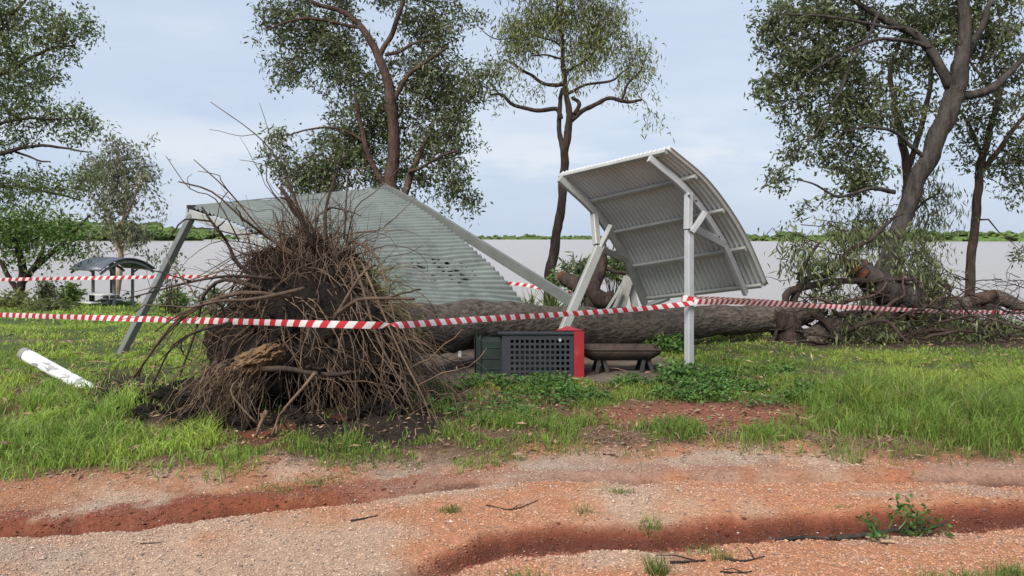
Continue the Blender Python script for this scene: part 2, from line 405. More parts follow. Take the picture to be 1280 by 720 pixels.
def H(x, y):
    x = np.asarray(x, float); y = np.asarray(y, float)
    d1, d2 = gnd(x, y)
    near = 1 - sstep(6.5, 8.0, y)
    k1 = sstep(-0.75, -0.1, x) * near
    d1 = d1 - 0.06
    h = -k1 * np.where(d1 > 0, 0.105 * (1 - sstep(-0.02, 0.11, d1)), 0.04 * np.exp(-(d1 / 0.9) ** 2) + 0.065 * np.exp(-(d1 / 0.13) ** 2))
    k2 = np.interp(x, [-3.5, -1.2, -0.5, 0.2, 0.9, 4], [1, 1, .35, .35, .9, .8]) * near
    h = h - 0.17 * k2 * np.where(d2 > 0, 1 - sstep(0.02, 0.22, d2), 1 - sstep(0.0, 0.20, -d2))
    h = h + 0.05 * near * np.exp(-((d2 + 0.42) / 0.38) ** 2)
    h = h + 0.05 * sstep(0.35, 0.9, d2)
    h = h + (fbm(x * 2.2, y * 2.2, 21, 4) - 0.5) * 0.05 + (fbm(x * 14, y * 14, 5, 4) - 0.5) * 0.022 * near
    # earth heaved up around the root plate
    h = h + 0.16 * np.exp(-(((x + 2.95) / 0.55) ** 2 + ((y - 6.9) / 0.5) ** 2)) + 0.10 * np.exp(-(((x + 2.0) / 1.1) ** 2 + ((y - 6.35) / 0.4) ** 2)) + 0.08 * np.exp(-(((x + 1.0) / 0.5) ** 2 + ((y - 6.5) / 0.4) ** 2))
    s = shoreY(x)
    t = np.clip((y - 11.5) / (s - 11.5), 0, 1.6)
    h = h - 2.25 * t ** 1.15
    h = h + (fbm(x * 0.5, y * 0.5, 77, 3) - 0.5) * 0.22 * sstep(10, 16, y)
    return h

def pxy(x, y):
    yy = np.maximum(y, 0.5)
    return 640 + x / yy * F, HY + CZ * F / yy

def ell(px, py, cx, cy, rx, ry, soft=0.35):
    d = np.sqrt(((px - cx) / rx) ** 2 + ((py - cy) / ry) ** 2)
    return 1 - sstep(1 - soft, 1 + soft, d)

SLAB = (-1.3, 1.95, 8.1, 11.3)
def rootsoil(x, y):
    px, py = pxy(x, y)
    n = fbm(x * 2.5, y * 2.5, 61, 4) - 0.5
    a = np.maximum.reduce([ell(px, py, 350 + n * 60, 520 + n * 40, 215, 46), ell(px, py, 165, 495, 60, 26), ell(px, py, 460, 545, 110, 26)])
    a = a * (1 - 0.9 * ell(px, py, 235, 576 + n * 20, 85, 24)) 
    return np.clip(a, 0, 1)

def grassmask(x, y):
    px, py = pxy(x, y)
    n = fbm(x * 3.1, y * 3.1, 51, 4) - 0.5; n2 = fbm(x * 1.1, y * 1.1, 57, 3) - 0.5
    edge = np.interp(px, *EDGE) + n * 34
    g = 1 - sstep(-20, 15, py - edge)
    g = g * (1 - rootsoil(x, y) * (0.97))
    bare = np.maximum.reduce([ell(px, py, 865, 528 + n * 14, 165, 19), ell(px, py, 850, 556 + n * 12, 190, 9) * 0.7, ell(px, py, 640 + n * 60, 516 + n * 22, 100, 12) * 0.75, ell(px, py, 700, 553 + n * 20, 90, 9) * 0.9,
                              ell(px, py, 935, 478, 26, 5) * 0.9, ell(px, py, 560, 545 + n * 30, 60, 9) * 0.5, ell(px, py, 800, 545, 60, 12) * 0.5])
    g = g * (1 - bare)
    ext = np.maximum.reduce([ell(px + n * 40, py, a, b, c, d, .5) for a, b, c, d in ((440, 574, 42, 16), (585, 566, 62, 16), (520, 572, 40, 10), (690, 556, 48, 13), (870, 549, 62, 10), (965, 550, 42, 10), (240, 578, 80, 22))])
    g = np.maximum(g, ext * (0.55 + 0.9 * n + 0.2))
    slab = sstep(SLAB[0] - .05, SLAB[0] + .15, x) * (1 - sstep(SLAB[1] - .15, SLAB[1] + .1, x)) * sstep(SLAB[2] - .1, SLAB[2] + .1, y + n * 0.5) * (1 - sstep(SLAB[3] - .1, SLAB[3] + .1, y))
    g = g * (1 - slab)
    path = np.exp(-((y - 11.6 - 0.05 * (x + 6) + n2 * 0.3) / 0.22) ** 2) * (1 - sstep(-4.5, -3, x))
    g = g * (1 - 0.95 * path)
    g = g * (0.75 + 0.5 * n2 + 0.25)
    g = g * (1 - 0.85 * sstep(3.2, 4.2, x) * sstep(10.35, 10.8, y + n * 0.8) * (1 - sstep(13.5, 15, y)))
    g = g * (1 - sstep(-1.2, 0.3, y - shoreY(x)))
    return np.clip(g, 0, 1), path

def gcolor(x, y):
    d1, d2 = gnd(x, y)
    px, py = pxy(x, y)
    n = fbm(x * 1.3, y * 1.3, 91, 4); f = fbm(x * 6, y * 6, 95, 4)
    def c(r, g, b): return np.array([r, g, b])
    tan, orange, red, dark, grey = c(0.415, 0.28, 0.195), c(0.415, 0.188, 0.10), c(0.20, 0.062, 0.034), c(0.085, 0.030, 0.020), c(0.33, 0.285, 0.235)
    def mixc(a, b, k): return a * (1 - k[..., None]) + b * k[..., None]
    C = np.broadcast_to(tan, x.shape + (3,)).copy()
    C = mixc(C, np.broadcast_to(orange, C.shape), sstep(0.40, 0.62, n + np.clip((px - 560) / 2600, -.12, .25)))
    C = mixc(C, np.broadcast_to(grey, C.shape), 0.45 * sstep(0.55, 0.7, fbm(x * 0.8 + 9, y * 2.4, 13, 4)))
    near = 1 - sstep(5.9, 6.6, y)
    # ground behind the second gully: redder, with grey gravel fans
    C = mixc(C, np.broadcast_to(orange * 0.8, C.shape), near * sstep(0.1, 0.35, d2) * sstep(0.35, 0.6, f * 0.5 + n * 0.5) * 0.9)
    for cx, cy, rx, ry in ((735, 585, 90, 22), (1230, 588, 90, 16), (470, 578, 110, 9), (60, 668, 90, 8), (900, 578, 80, 8)):
        C = mixc(C, np.broadcast_to(grey * 1.05, C.shape), 0.55 * ell(px, py, cx + (f - .5) * 120, cy + (n - .5) * 20, rx, ry))
    # eroded clay faces, their colour deepened to make up for weak gully shading
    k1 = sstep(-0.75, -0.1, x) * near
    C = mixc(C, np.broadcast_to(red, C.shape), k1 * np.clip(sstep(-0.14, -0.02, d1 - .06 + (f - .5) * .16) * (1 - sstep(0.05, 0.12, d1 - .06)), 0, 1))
    C = mixc(C, np.broadcast_to(dark, C.shape), k1 * sstep(-0.08, 0.0, d1 - .06) * (1 - sstep(0.02, 0.07, d1 - .06)) * 0.8)  # dark strip painted as shade along the front gully wall
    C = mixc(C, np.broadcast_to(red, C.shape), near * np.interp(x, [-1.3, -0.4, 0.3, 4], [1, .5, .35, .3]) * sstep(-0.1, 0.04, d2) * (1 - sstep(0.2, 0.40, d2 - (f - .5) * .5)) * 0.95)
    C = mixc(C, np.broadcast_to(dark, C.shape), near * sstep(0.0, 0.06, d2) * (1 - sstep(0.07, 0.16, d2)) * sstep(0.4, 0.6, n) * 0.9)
    # under the grass and on bare verge
    edge = np.interp(px, *EDGE)
    v = 1 - sstep(-8, 12, py - edge + (f - .5) * 26)
    verge = np.broadcast_to(c(0.13, 0.075, 0.048), C.shape) * (0.7 + 0.6 * f[..., None])
    C = mixc(C, verge, v)
    C = mixc(C, np.broadcast_to(c(0.24, 0.095, 0.06), C.shape), v * ell(px, py, 880, 527, 150, 17))
    C = mixc(C, np.broadcast_to(c(0.075, 0.10, 0.034), C.shape), v * sstep(7.5, 9.5, y))
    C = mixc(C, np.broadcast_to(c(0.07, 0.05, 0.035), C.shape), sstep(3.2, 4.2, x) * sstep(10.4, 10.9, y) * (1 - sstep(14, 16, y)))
    g, path = grassmask(x, y)
    C = mixc(C, np.broadcast_to(c(0.17, 0.12, 0.085), C.shape), path * 0.9)
    C = mixc(C, np.broadcast_to(c(0.030, 0.022, 0.017), C.shape), rootsoil(x, y))
    C = mixc(C, np.broadcast_to(c(0.20, 0.065, 0.035), C.shape), 0.75 * sstep(0.62, 0.7, fbm(x * 2.2, y * 2.2, 33, 3)) * rootsoil(x, y) * sstep(535, 550, py))
    sh = sstep(-1.5, 0.5, y - shoreY(x))
    C = mixc(C, np.broadcast_to(c(0.13, 0.095, 0.07), C.shape), sh)
    return C

xs = np.concatenate([-np.geomspace(6.4, 500, 60)[::-1], np.arange(-6.2, 6.21, 0.026), np.geomspace(6.4, 500, 60)])
ys = np.concatenate([np.array([-60, -30, -12, -5, 0, 1.5, 2.4]), np.arange(2.8, 6.6, 0.021), np.geomspace(6.62, 13, 80), np.geomspace(13.2, 75, 90)])
X, Y = np.meshgrid(xs, ys)
Z = H(X, Y)
ny, nx = X.shape
ii = (np.arange(ny - 1)[:, None] * nx + np.arange(nx - 1)[None, :])
Q = np.stack([ii, ii + 1, ii + nx + 1, ii + nx], -1).reshape(-1, 4)
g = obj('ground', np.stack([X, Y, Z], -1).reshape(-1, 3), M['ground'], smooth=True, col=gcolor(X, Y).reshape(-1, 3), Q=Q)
tag(g, 'red gravel verge and grassy bank sloping down to the water', None, kind='structure')
V = [(-9000, 15, -2.2), (9000, 15, -2.2), (9000, 9000, -2.2), (-9000, 9000, -2.2)]
wo = obj('water', np.array(V), M['water'], Q=[(0, 1, 2, 3)])
tag(wo, 'wide silty grey estuary water behind the bank', None, kind='structure')

# concrete slab of the wrecked shelter
def slab():
    x = np.linspace(SLAB[0], SLAB[1], 30); y = np.linspace(SLAB[2], SLAB[3], 26)
    A, B = np.meshgrid(x, y)
    A = A + (fbm(A * 3, B * 3, 8) - .5) * 0.10; B = B + (fbm(A * 3, B * 3, 18) - .5) * 0.10
    Zs = np.maximum(H(A, B) + 0.012, 0.05)
    n_, m_ = A.shape
    top = np.stack([A, B, Zs], -1).reshape(-1, 3); bot = top - [0, 0, 0.25]
    k = (np.arange(n_ - 1)[:, None] * m_ + np.arange(m_ - 1)[None, :])
    Qt = np.stack([k, k + 1, k + m_ + 1, k + m_], -1).reshape(-1, 4)
    rim = list(range(m_)) + [r * m_ + m_ - 1 for r in range(1, n_)] + [(n_ - 1) * m_ + c for c in range(m_ - 2, -1, -1)] + [r * m_ for r in range(n_ - 2, 0, -1)]
    Qs = [(rim[i], rim[i - 1], rim[i - 1] + n_ * m_, rim[i] + n_ * m_) for i in range(len(rim))]
    return obj('paving_slab', np.vstack([top, bot]), M['slab'], smooth=False, Q=np.vstack([Qt, Qs]))
tag(slab(), 'muddy concrete slab under the wrecked shelter', None, kind='structure')

# ------------------------------------------------------------------ far shores
def ico(sub):
    import bmesh
    bm = bmesh.new(); bmesh.ops.create_icosphere(bm, subdivisions=sub, radius=1.0)
    V = np.array([v.co[:] for v in bm.verts]); T = np.array([[v.index for v in f.verts] for f in bm.faces]); bm.free()
    return V, T
IV1, IT1 = ico(2)
def shore(name, label, pts, dens, hmin, hmax, wid, rows=3):
    """mangrove belt along a polyline of (x, y, height factor)"""
    pts = np.array(pts, float)
    seg = np.r_[0, np.cumsum(np.hypot(*np.diff(pts[:, :2], axis=0).T))]
    n = int(seg[-1] * dens)
    s = rng.random(n) * seg[-1]
    cx = np.interp(s, seg, pts[:, 0]); cy = np.interp(s, seg, pts[:, 1]); hf = np.interp(s, seg, pts[:, 2])
    dpt = rng.random(n) ** 1.3
    hh = (hmin + (hmax - hmin) * rng.random(n) ** 1.6) * hf * (0.55 + 0.45 * dpt)
    cy = cy + dpt * wid
    mb_v = []; mb_t = []
    for i in range(n):
        r = hh[i] * (0.38 + 0.25 * rng.random())
        d = IV1 * (1 + (rng.random(len(IV1))[:, None] - 0.5) * 0.9)
        v = d * [r * 1.1, r, r * 0.62] + [cx[i], cy[i], -2.2 + hh[i] - r * 0.6]
        mb_v.append(v); mb_t.append(IT1 + i * len(IV1))
    # dark understorey bank the crowns stand on
    k = 0
    o = obj(name, np.vstack(mb_v), M['mangrove'], T=np.vstack(mb_t))
    b_ = MB()
    for i in range(len(pts) - 1):
        a, c = pts[i], pts[i + 1]
        h0, h1 = hmin * .8 * a[2], hmin * .8 * c[2]
        b_.add([(a[0], a[1], -2.6), (c[0], c[1], -2.6), (c[0], c[1] + wid * .2, h1 - 2.2), (a[0], a[1] + wid * .2, h0 - 2.2), (a[0], a[1] + wid, h0 - 2.2), (c[0], c[1] + wid, h1 - 2.2)], None, [(0, 1, 2, 3), (3, 2, 5, 4)])
    bk = obj('shore_bank', b_, M['mangrove'], o)
    return tag(o, label, None, kind='stuff')
shore('far_shore_mangroves', 'thin green mangrove line on the far shore of the estuary', [(-1400, 1900, 1), (-500, 1850, 1), (300, 1900, 1.0), (900, 1700, 1)], 0.30, 8, 15, 60)
shore('right_shore_mangroves', 'brighter green mangrove shore behind the leaning tree', [(285, 950, 0.6), (330, 900, 1.0), (500, 850, 1.1), (760, 800, 1.25), (1000, 780, 1.3)], 0.7, 6, 14, 50)
shore('headland_mangroves', 'dark green wooded headland beyond the small picnic shelter', [(-760, 900, 1.25), (-560, 980, 1.2), (-470, 1000, 1.1), (-415, 1020, 0.65)], 1.6, 10, 25, 60)

# ------------------------------------------------------------------ leaves and trees
def leaf_arrays(C, D, Nn, ln, wd, fold=0.25):
    """lanceolate folded leaves: C base points, D unit directions, Nn unit normals"""
    n = len(C)
    S = np.cross(D, Nn); S /= np.linalg.norm(S, axis=1)[:, None] + 1e-9
    Nn = np.cross(S, D)
    ln = ln[:, None]; wd = wd[:, None]
    b = C; l = C + D * ln * 0.42 - S * wd * 0.5 + Nn * wd * fold; r = C + D * ln * 0.42 + S * wd * 0.5 + Nn * wd * fold; t_ = C + D * ln - Nn * ln * 0.08
    V = np.stack([b, l, r, t_], 1).reshape(-1, 3)
    i = np.arange(n) * 4
    T = np.stack([np.stack([i, i + 2, i + 1], 1), np.stack([i + 1, i + 2, i + 3], 1)], 1).reshape(-1, 3)
    return V, T

def unit(a): return a / (np.linalg.norm(a, axis=-1, keepdims=True) + 1e-9)

def leaves_at(pts, per, sig, ln, wd, droop, g):
    n = len(pts) * per
    C = np.repeat(pts, per, 0) + g.normal(0, 1, (n, 3)) * sig * np.array([1, 1, 0.8])
    D = unit(g.normal(0, 1, (n, 3)) + np.array([0, 0, -droop]))
    Nn = unit(g.normal(0, 1, (n, 3)) + np.array([0, 0, 0.6]))
    return leaf_arrays(C, D, Nn, ln * (0.4 + 1.1 * g.random(n)), wd * (0.6 + 0.8 * g.random(n)))

def pxpath(pts, Y0, m=6):
    """rows (px, py, radius_px[, depth]) -> world points and radii"""
    rows = []
    for p in pts:
        Yd = p[3] if len(p) > 3 else Y0
        rows.append(list(P(p[0], p[1], Yd)) + [p[2] / F * Yd])
    a = cr(rows, m)
    return a[:, :3], np.maximum(a[:, 3], 0.003)

def wob(pts, amp, seed):
    o = pts.copy()
    for i in range(len(o)):
        v = mnoise.noise_vector(Vector(o[i] * 1.9 + seed * 3.7))
        o[i] += np.array(v) * amp
    return o

def tree(name, label, Y0, trunk, limbs, blobs, bark, leaf, lsize=(0.12, 0.035), droop=0.8, spacing=9.0, per=22, sig=0.2, seed=1, group=None, sink=0.4, twigs=2, cat='tree', deep=0.8, thick=0.58, back=0.0):
    g = np.random.default_rng(seed)
    tp, tr = pxpath(trunk, Y0, 8)
    tr = tr * thick
    zb = float(H(tp[0][0], tp[0][1]))
    if tp[0][2] > zb - 0.1:                       # carry the trunk down into the ground, flaring
        n = 5; ext = [tp[0] + (np.array([tp[0][0], tp[0][1], zb - 0.15]) - tp[0]) * k / n for k in range(n, 0, -1)]
        er = [tr[0] * (1 + 0.35 * (k / n) ** 2) for k in range(n, 0, -1)]
        tp = np.vstack([ext, tp]); tr = np.r_[er, tr]
    root = thing(name, (tp[0][0], tp[0][1], zb), label, cat, group)
    tp = wob(tp, 0.05, seed)
    obj('trunk', MB().tube(tp, tr, 12, rough=0.09, seed=seed), bark, root, smooth=True)
    nodes = [tp[len(tp) // 3:]]; nr = [tr[len(tp) // 3:]]
    for k, lb in enumerate(limbs):
        p_, r_ = pxpath(lb, Y0, 6)
        r_ = np.maximum(r_ * thick, 0.006)
        jit = (g.random() - 0.5) * 1.0
        p_ = wob(p_, 0.06, seed + k); p_[:, 1] += np.linspace(0, 1, len(p_)) ** 1.2 * jit
        obj('limb', MB().tube(p_, r_, 8, rough=0.09, seed=seed + k), bark, root, smooth=True)
        nodes.append(p_); nr.append(r_)
    NP = np.vstack(nodes); NR = np.concatenate(nr)
    A = []
    for bl in blobs:
        cx, cy, rx, ry = bl[:4]; dn = bl[4] if len(bl) > 4 else 1.0
        cnt = max(2, int(dn * 2.2 * math.pi * rx * ry / spacing ** 2 / 3.0))
        q = unit(g.normal(0, 1, (cnt, 3))) * (g.random((cnt, 1)) ** 0.42)
        Yc = Y0 + back + (bl[5] if len(bl) > 5 else 0)
        c = P(cx, cy, Yc)
        A.append(c + q * np.array([rx / F * Yc, deep * (rx + ry) / 2 / F * Yc, ry / F * Yc]))
    A = np.vstack(A)
    d0 = np.array([np.min(np.linalg.norm(NP - a, axis=1)) for a in A])
    bm = MB(); tips = []
    for i in np.argsort(d0):
        a = A[i]
        dd = np.linalg.norm(NP - a, axis=1) + np.maximum(0, NP[:, 2] - a[2] - 0.2) * 0.5
        j = int(np.argmin(dd)); q = NP[j]; Ld = np.linalg.norm(a - q)
        t_ = np.linspace(0, 1, 5)[:, None]
        p_ = q + (a - q) * t_ + np.array([0, 0, 0.10 * Ld]) * np.sin(np.pi * t_) + g.normal(0, 0.045 * Ld, (5, 3)) * np.sin(np.pi * t_)
        r0 = min(NR[j] * 0.62, 0.008 + 0.013 * Ld)
        r_ = np.linspace(max(r0, 0.006), 0.004, 5)
        bm.tube(p_, r_, 5, cap=False)
        NP = np.vstack([NP, p_[1:]]); NR = np.r_[NR, r_[1:]]
        tips.append(a)
        for _ in range(twigs):
            e_ = a + g.normal(0, sig * 1.2, 3) + [0, 0, -0.1 * droop]
            bm.tube(np.array([p_[3], a * 0.6 + e_ * 0.4 + [0, 0, 0.03], e_]), [0.005, 0.004, 0.0025], 3, cap=False)
            tips.append(e_)
    b_ = obj('branchwork', bm, bark, root, smooth=True); b_['kind'] = 'stuff'
    V, T = leaves_at(np.array(tips), per, sig, lsize[0], lsize[1], droop, g)
    c_ = obj('crown', V, leaf, root, T=T); c_['kind'] = 'stuff'
    return root

tree('tall_tree', 'dark tall tree with reddish trunk rising behind the collapsed green roof', 17.5,
     [(497, 330, 17), (490, 260, 15), (489, 215, 13.5), (493, 165, 12.5), (488, 120, 11), (478, 80, 9.5), (466, 55, 8), (450, 32, 7), (425, 15, 5.5), (390, 2, 4)],
     [[(476, 72, 6), (490, 42, 5.5), (503, 12, 4.5), (508, -30, 3)], [(487, 240, 7), (466, 205, 6), (453, 165, 5), (446, 120, 3.5)], [(497, 268, 10), (510, 228, 8), (522, 195, 6), (540, 150, 4)],
      [(482, 68, 4), (500, 63, 4), (520, 54, 3), (545, 50, 2)], [(455, 38, 4), (410, 25, 3.5), (370, 30, 2.5), (340, 45, 2)], [(492, 130, 6), (508, 95, 5), (530, 80, 4), (560, 60, 3)],
      [(462, 180, 3), (420, 160, 2.5), (385, 162, 2), (360, 170, 1.5)], [(512, 215, 4), (545, 200, 3), (575, 190, 2)]],
     [(365, 25, 48, 32, 1.1), (415, 45, 50, 42), (355, 85, 28, 32, .8), (430, 95, 42, 45), (480, 130, 40, 42), (545, 35, 45, 45, .9), (525, 95, 45, 45), (562, 115, 36, 50), (545, 175, 48, 48, 1.1),
      (455, 165, 45, 38, 1.1), (425, 200, 48, 40, 1.1), (343, 178, 19, 30, .8), (365, 215, 30, 25, .9), (400, 225, 40, 30), (560, 225, 34, 40, .8), (590, 240, 13, 30, .45), (595, 85, 18, 28, .5), (610, 95, 22, 16, .8),
      (450, -40, 130, 45, .9), (505, 15, 25, 20, .4), (590, 15, 16, 16, .4), (490, 215, 50, 30, .8)],
     M['bark_brown'], M['leaf_dark'], (0.125, 0.046), 0.7, 9.3, 15, 0.115, 3, back=0.55)

tree('slender_tree', 'slender gum with crooked dark limbs standing alone between the two roofs', 21.0,
     [(686, 372, 12), (689, 335, 11), (697, 290, 10), (703, 240, 9.3), (706, 195, 9), (709, 165, 8.5), (711, 145, 7.5), (707, 118, 6), (704, 85, 5), (702, 55, 4), (697, 15, 3), (692, -25, 2.2)],
     [[(706, 192, 6), (700, 172, 5.5), (699, 150, 5), (701, 122, 4.5), (704, 108, 4)], [(701, 148, 5), (693, 136, 5), (668, 137, 4.5), (642, 131, 4), (628, 120, 3), (612, 119, 2)],
      [(705, 105, 4.5), (682, 104, 4), (662, 90, 3.2), (630, 68, 2.2)], [(713, 150, 6), (732, 137, 5), (758, 125, 4.3), (778, 129, 4), (800, 126, 2.6)], [(777, 128, 3), (783, 108, 2.8), (800, 88, 2), (815, 60, 1.2)],
      [(709, 118, 3.5), (730, 107, 3), (765, 100, 2.6), (776, 92, 2), (790, 85, 1.5)], [(718, 143, 5), (725, 130, 4.5), (715, 118, 3.5)], [(703, 72, 2.5), (680, 70, 2), (664, 74, 1.5)], [(704, 60, 2.5), (690, 48, 2), (670, 42, 1.5)],
      [(706, 90, 3), (730, 75, 2.5), (755, 55, 2)], [(628, 122, 2), (618, 110, 1.6), (606, 95, 1)], [(645, 45, 1.2), (618, 48, 1.2), (598, 32, 0.8)]],
     [(650, 25, 32, 24, .9), (690, 15, 30, 26, 1), (735, 12, 45, 24, 1), (755, 42, 35, 22, 1), (728, 60, 32, 24, .8), (645, 55, 26, 22, .6), (795, 65, 26, 22, .7), (805, 85, 22, 18, .6), (625, 85, 24, 22, .35),
      (625, 112, 18, 10, .35), (665, 100, 20, 18, .25), (718, 90, 14, 18, .6), (785, 108, 18, 14, .35), (816, 135, 6, 10, .4), (700, -35, 90, 30, .8), (770, 100, 16, 12, .3), (665, 40, 30, 22, .7)],
     M['bark_dark'], M['leaf_olive'], (0.17, 0.034), 1.7, 7.6, 14, 0.17, 4)

tree('leaning_tree', 'large grey tree leaning right over the fallen branches', 14.0,
     [(1078, 420, 30), (1090, 380, 26), (1106, 335, 23), (1128, 275, 21), (1152, 215, 21), (1178, 160, 23), (1192, 122, 24), (1198, 95, 22), (1204, 55, 16), (1202, 0, 12), (1198, -40, 9)],
     [[(1188, 108, 14), (1168, 66, 12), (1150, 42, 11), (1120, 25, 9), (1088, 5, 7), (1060, -25, 5)], [(1195, 118, 13), (1222, 116, 11), (1250, 104, 9.5), (1280, 80, 8), (1310, 40, 6)],
      [(1202, 80, 9), (1225, 40, 8), (1240, 0, 6)], [(1120, 240, 6), (1092, 237, 5), (1062, 244, 4), (1040, 246, 3.5), (1012, 232, 2.4), (985, 225, 1.5)], [(1165, 62, 6), (1120, 50, 5), (1080, 55, 4), (1035, 75, 3), (995, 100, 2)],
      [(1130, 35, 5), (1080, 30, 4), (1020, 20, 3), (975, 20, 2)], [(1100, 15, 4), (1060, 90, 3), (1030, 150, 2.5), (1005, 185, 1.5)], [(1160, 200, 6), (1120, 170, 5), (1075, 160, 3.5), (1040, 170, 2)]],
     [(990, 25, 45, 32), (1050, 18, 60, 32, 1.1), (1000, 75, 48, 40, 1.1), (975, 112, 30, 28, .9), (1050, 85, 50, 45, .9), (1025, 145, 48, 36, .9), (1080, 140, 40, 42, .9), (1130, 85, 40, 40, .6), (1005, 190, 28, 20, .6),
      (975, 222, 22, 18, .7), (1060, 195, 42, 26, .9), (1088, 225, 34, 22, .9), (1180, 25, 60, 40, .9), (1240, 40, 50, 42, .9), (1262, 100, 28, 28, .8), (1150, 140, 34, 34, .6), (1040, 255, 14, 20, .4), (1005, 260, 12, 14, .25),
      (1120, 30, 40, 30, .6), (1100, -30, 140, 40, .6), (1230, -30, 80, 40, .6)],
     M['bark_grey'], M['leaf_dark'], (0.115, 0.046), 0.6, 9.6, 14, 0.095, 5, back=0.6, thick=0.5)

tree('drooping_tree', 'loose pale leaved tree with reddish trunk half hidden behind the large grey leaning tree', 16.5,
     [(1118, 400, 8), (1122, 330, 8), (1130, 250, 8), (1134, 205, 8.5), (1126, 165, 7.5), (1118, 125, 6.5), (1114, 90, 5), (1124, 50, 4)],
     [[(1136, 210, 7), (1150, 165, 6), (1162, 110, 5), (1165, 60, 4)], [(1126, 280, 3), (1150, 255, 2.5), (1172, 240, 2)], [(1124, 310, 3), (1095, 285, 2.5), (1070, 275, 2)]],
     [(1100, 285, 45, 32, .6), (1070, 275, 34, 26, .55), (1152, 250, 30, 42, .6), (1172, 270, 22, 40, .55), (1090, 330, 44, 28, .55), (1150, 320, 30, 28, .45), (1165, 350, 28, 24, .4), (1160, 205, 20, 22, .5), (1110, 350, 30, 20, .5)],
     M['bark_brown'], M['leaf_droop'], (0.17, 0.028), 2.2, 11.0, 13, 0.15, 6)

tree('young_tree', 'straight brown trunked tree standing behind the fallen limbs at the end of the tape', 16.5,
     [(1211, 432, 10), (1211, 380, 9.5), (1216, 300, 9), (1223, 240, 8.5), (1228, 205, 8), (1236, 165, 6.5), (1246, 125, 5.5), (1262, 85, 4)],
     [[(1229, 212, 6), (1246, 190, 5.5), (1264, 158, 4.5), (1290, 130, 3)], [(1228, 195, 4), (1222, 160, 3.5), (1214, 130, 2.5)], [(1250, 185, 3), (1268, 200, 2.5), (1285, 225, 2)],
      [(1248, 125, 4), (1235, 100, 3.5), (1222, 75, 2.5)], [(1246, 130, 4), (1256, 100, 3.5), (1258, 80, 3)]],
     [(1213, 160, 22, 26, .8), (1218, 125, 20, 18, .6), (1262, 195, 26, 26, .9), (1276, 240, 16, 22, .7), (1245, 135, 28, 26, .6), (1290, 180, 25, 30, .9), (1280, 312, 8, 20, .8), (1215, 195, 14, 14, .6)],
     M['bark_brown'], M['leaf_dark'], (0.115, 0.044), 0.7, 9.0, 15, 0.11, 8)

tree('pale_tree', 'airy grey green gum with pale trunk behind the small picnic shelter', 39.0,
     [(143, 385, 7.5), (146, 365, 7), (150, 335, 6), (152, 300, 5), (156, 265, 4.2), (158, 235, 3.2), (150, 195, 2)],
     [[(151, 320, 4), (140, 285, 3), (128, 250, 2.4), (122, 215, 1.6)], [(156, 275, 3), (170, 245, 2.4), (180, 215, 1.6)], [(156, 255, 2.5), (142, 225, 2), (136, 190, 1.4)]],
     [(150, 195, 34, 26, .8), (128, 225, 30, 30, .75), (170, 230, 26, 34, .75), (145, 262, 36, 24, .6), (112, 215, 18, 24, .6), (150, 295, 38, 16, .45), (184, 318, 8, 12, .35), (125, 315, 18, 14, .4), (165, 290, 28, 20, .5), (186, 255, 12, 14, .5)],
     M['bark_pale'], M['leaf_grey'], (0.26, 0.085), 1.3, 7.0, 17, 0.24, 9, twigs=1)

tree('spreading_tree', 'low spreading bright green tree with dark forked trunk at the bank edge', 33.0,
     [(24, 385, 10), (26, 360, 9), (28, 335, 8), (22, 310, 6), (14, 285, 5)],
     [[(28, 352, 8), (42, 335, 7), (58, 318, 6), (78, 300, 4.5), (105, 268, 2.5)], [(22, 365, 6), (10, 340, 5), (0, 325, 4), (-20, 300, 3)], [(34, 345, 5), (48, 318, 3.5), (55, 290, 2.5)]],
     [(15, 290, 40, 26, 1.2), (55, 290, 45, 26, 1.2), (75, 310, 32, 16, 1.0), (-30, 290, 50, 40, 1), (35, 318, 34, 14, .8), (30, 265, 45, 16, 1), (90, 290, 24, 18, .8), (60, 335, 12, 8, .4)],
     M['bark_dark'], M['leaf_bright'], (0.22, 0.085), 0.5, 7.0, 8, 0.28, 10, twigs=1)

tree('overhanging_tree', 'tall tree reaching its thin limbs in over the low spreading tree', 24.0,
     [(-90, 420, 18), (-85, 330, 16), (-75, 240, 14), (-60, 150, 11), (-50, 60, 9), (-40, -30, 6)],
     [[(-72, 230, 7), (-30, 205, 6), (10, 192, 5), (50, 182, 3.5), (100, 188, 2), (118, 192, 1.2)], [(-62, 160, 7), (-20, 110, 5), (25, 80, 4), (60, 62, 3), (95, 55, 1.6)], [(-60, 130, 6), (-20, 60, 4), (15, 20, 3), (40, -20, 2)],
      [(20, 190, 2.5), (50, 200, 2), (75, 205, 1.5)], [(-65, 190, 6), (-20, 165, 4), (25, 150, 3), (70, 150, 2), (105, 150, 1.2)], [(-74, 250, 5), (-20, 235, 4), (30, 235, 3), (90, 250, 1.5)], [(8, 60, 1.6), (6, 20, 1.4), (10, -15, 1)]],
     [(30, 25, 45, 36, 1), (75, 45, 40, 34, .8), (100, 30, 26, 22, .7), (25, 95, 40, 34, 1), (70, 95, 28, 14, .5), (30, 145, 44, 26, 1), (85, 140, 32, 18, .8), (110, 150, 18, 14, .7), (20, 175, 36, 14, .6), (25, 225, 44, 18, 1.1),
      (70, 232, 36, 14, .9), (105, 225, 26, 16, .6), (-30, 60, 50, 120, .8), (-40, 210, 40, 60, .7), (95, 165, 20, 14, .7), (10, 245, 26, 12, .8)],
     M['bark_dark'], M['leaf_mid'], (0.15, 0.062), 0.5, 9.0, 13, 0.15, 11)

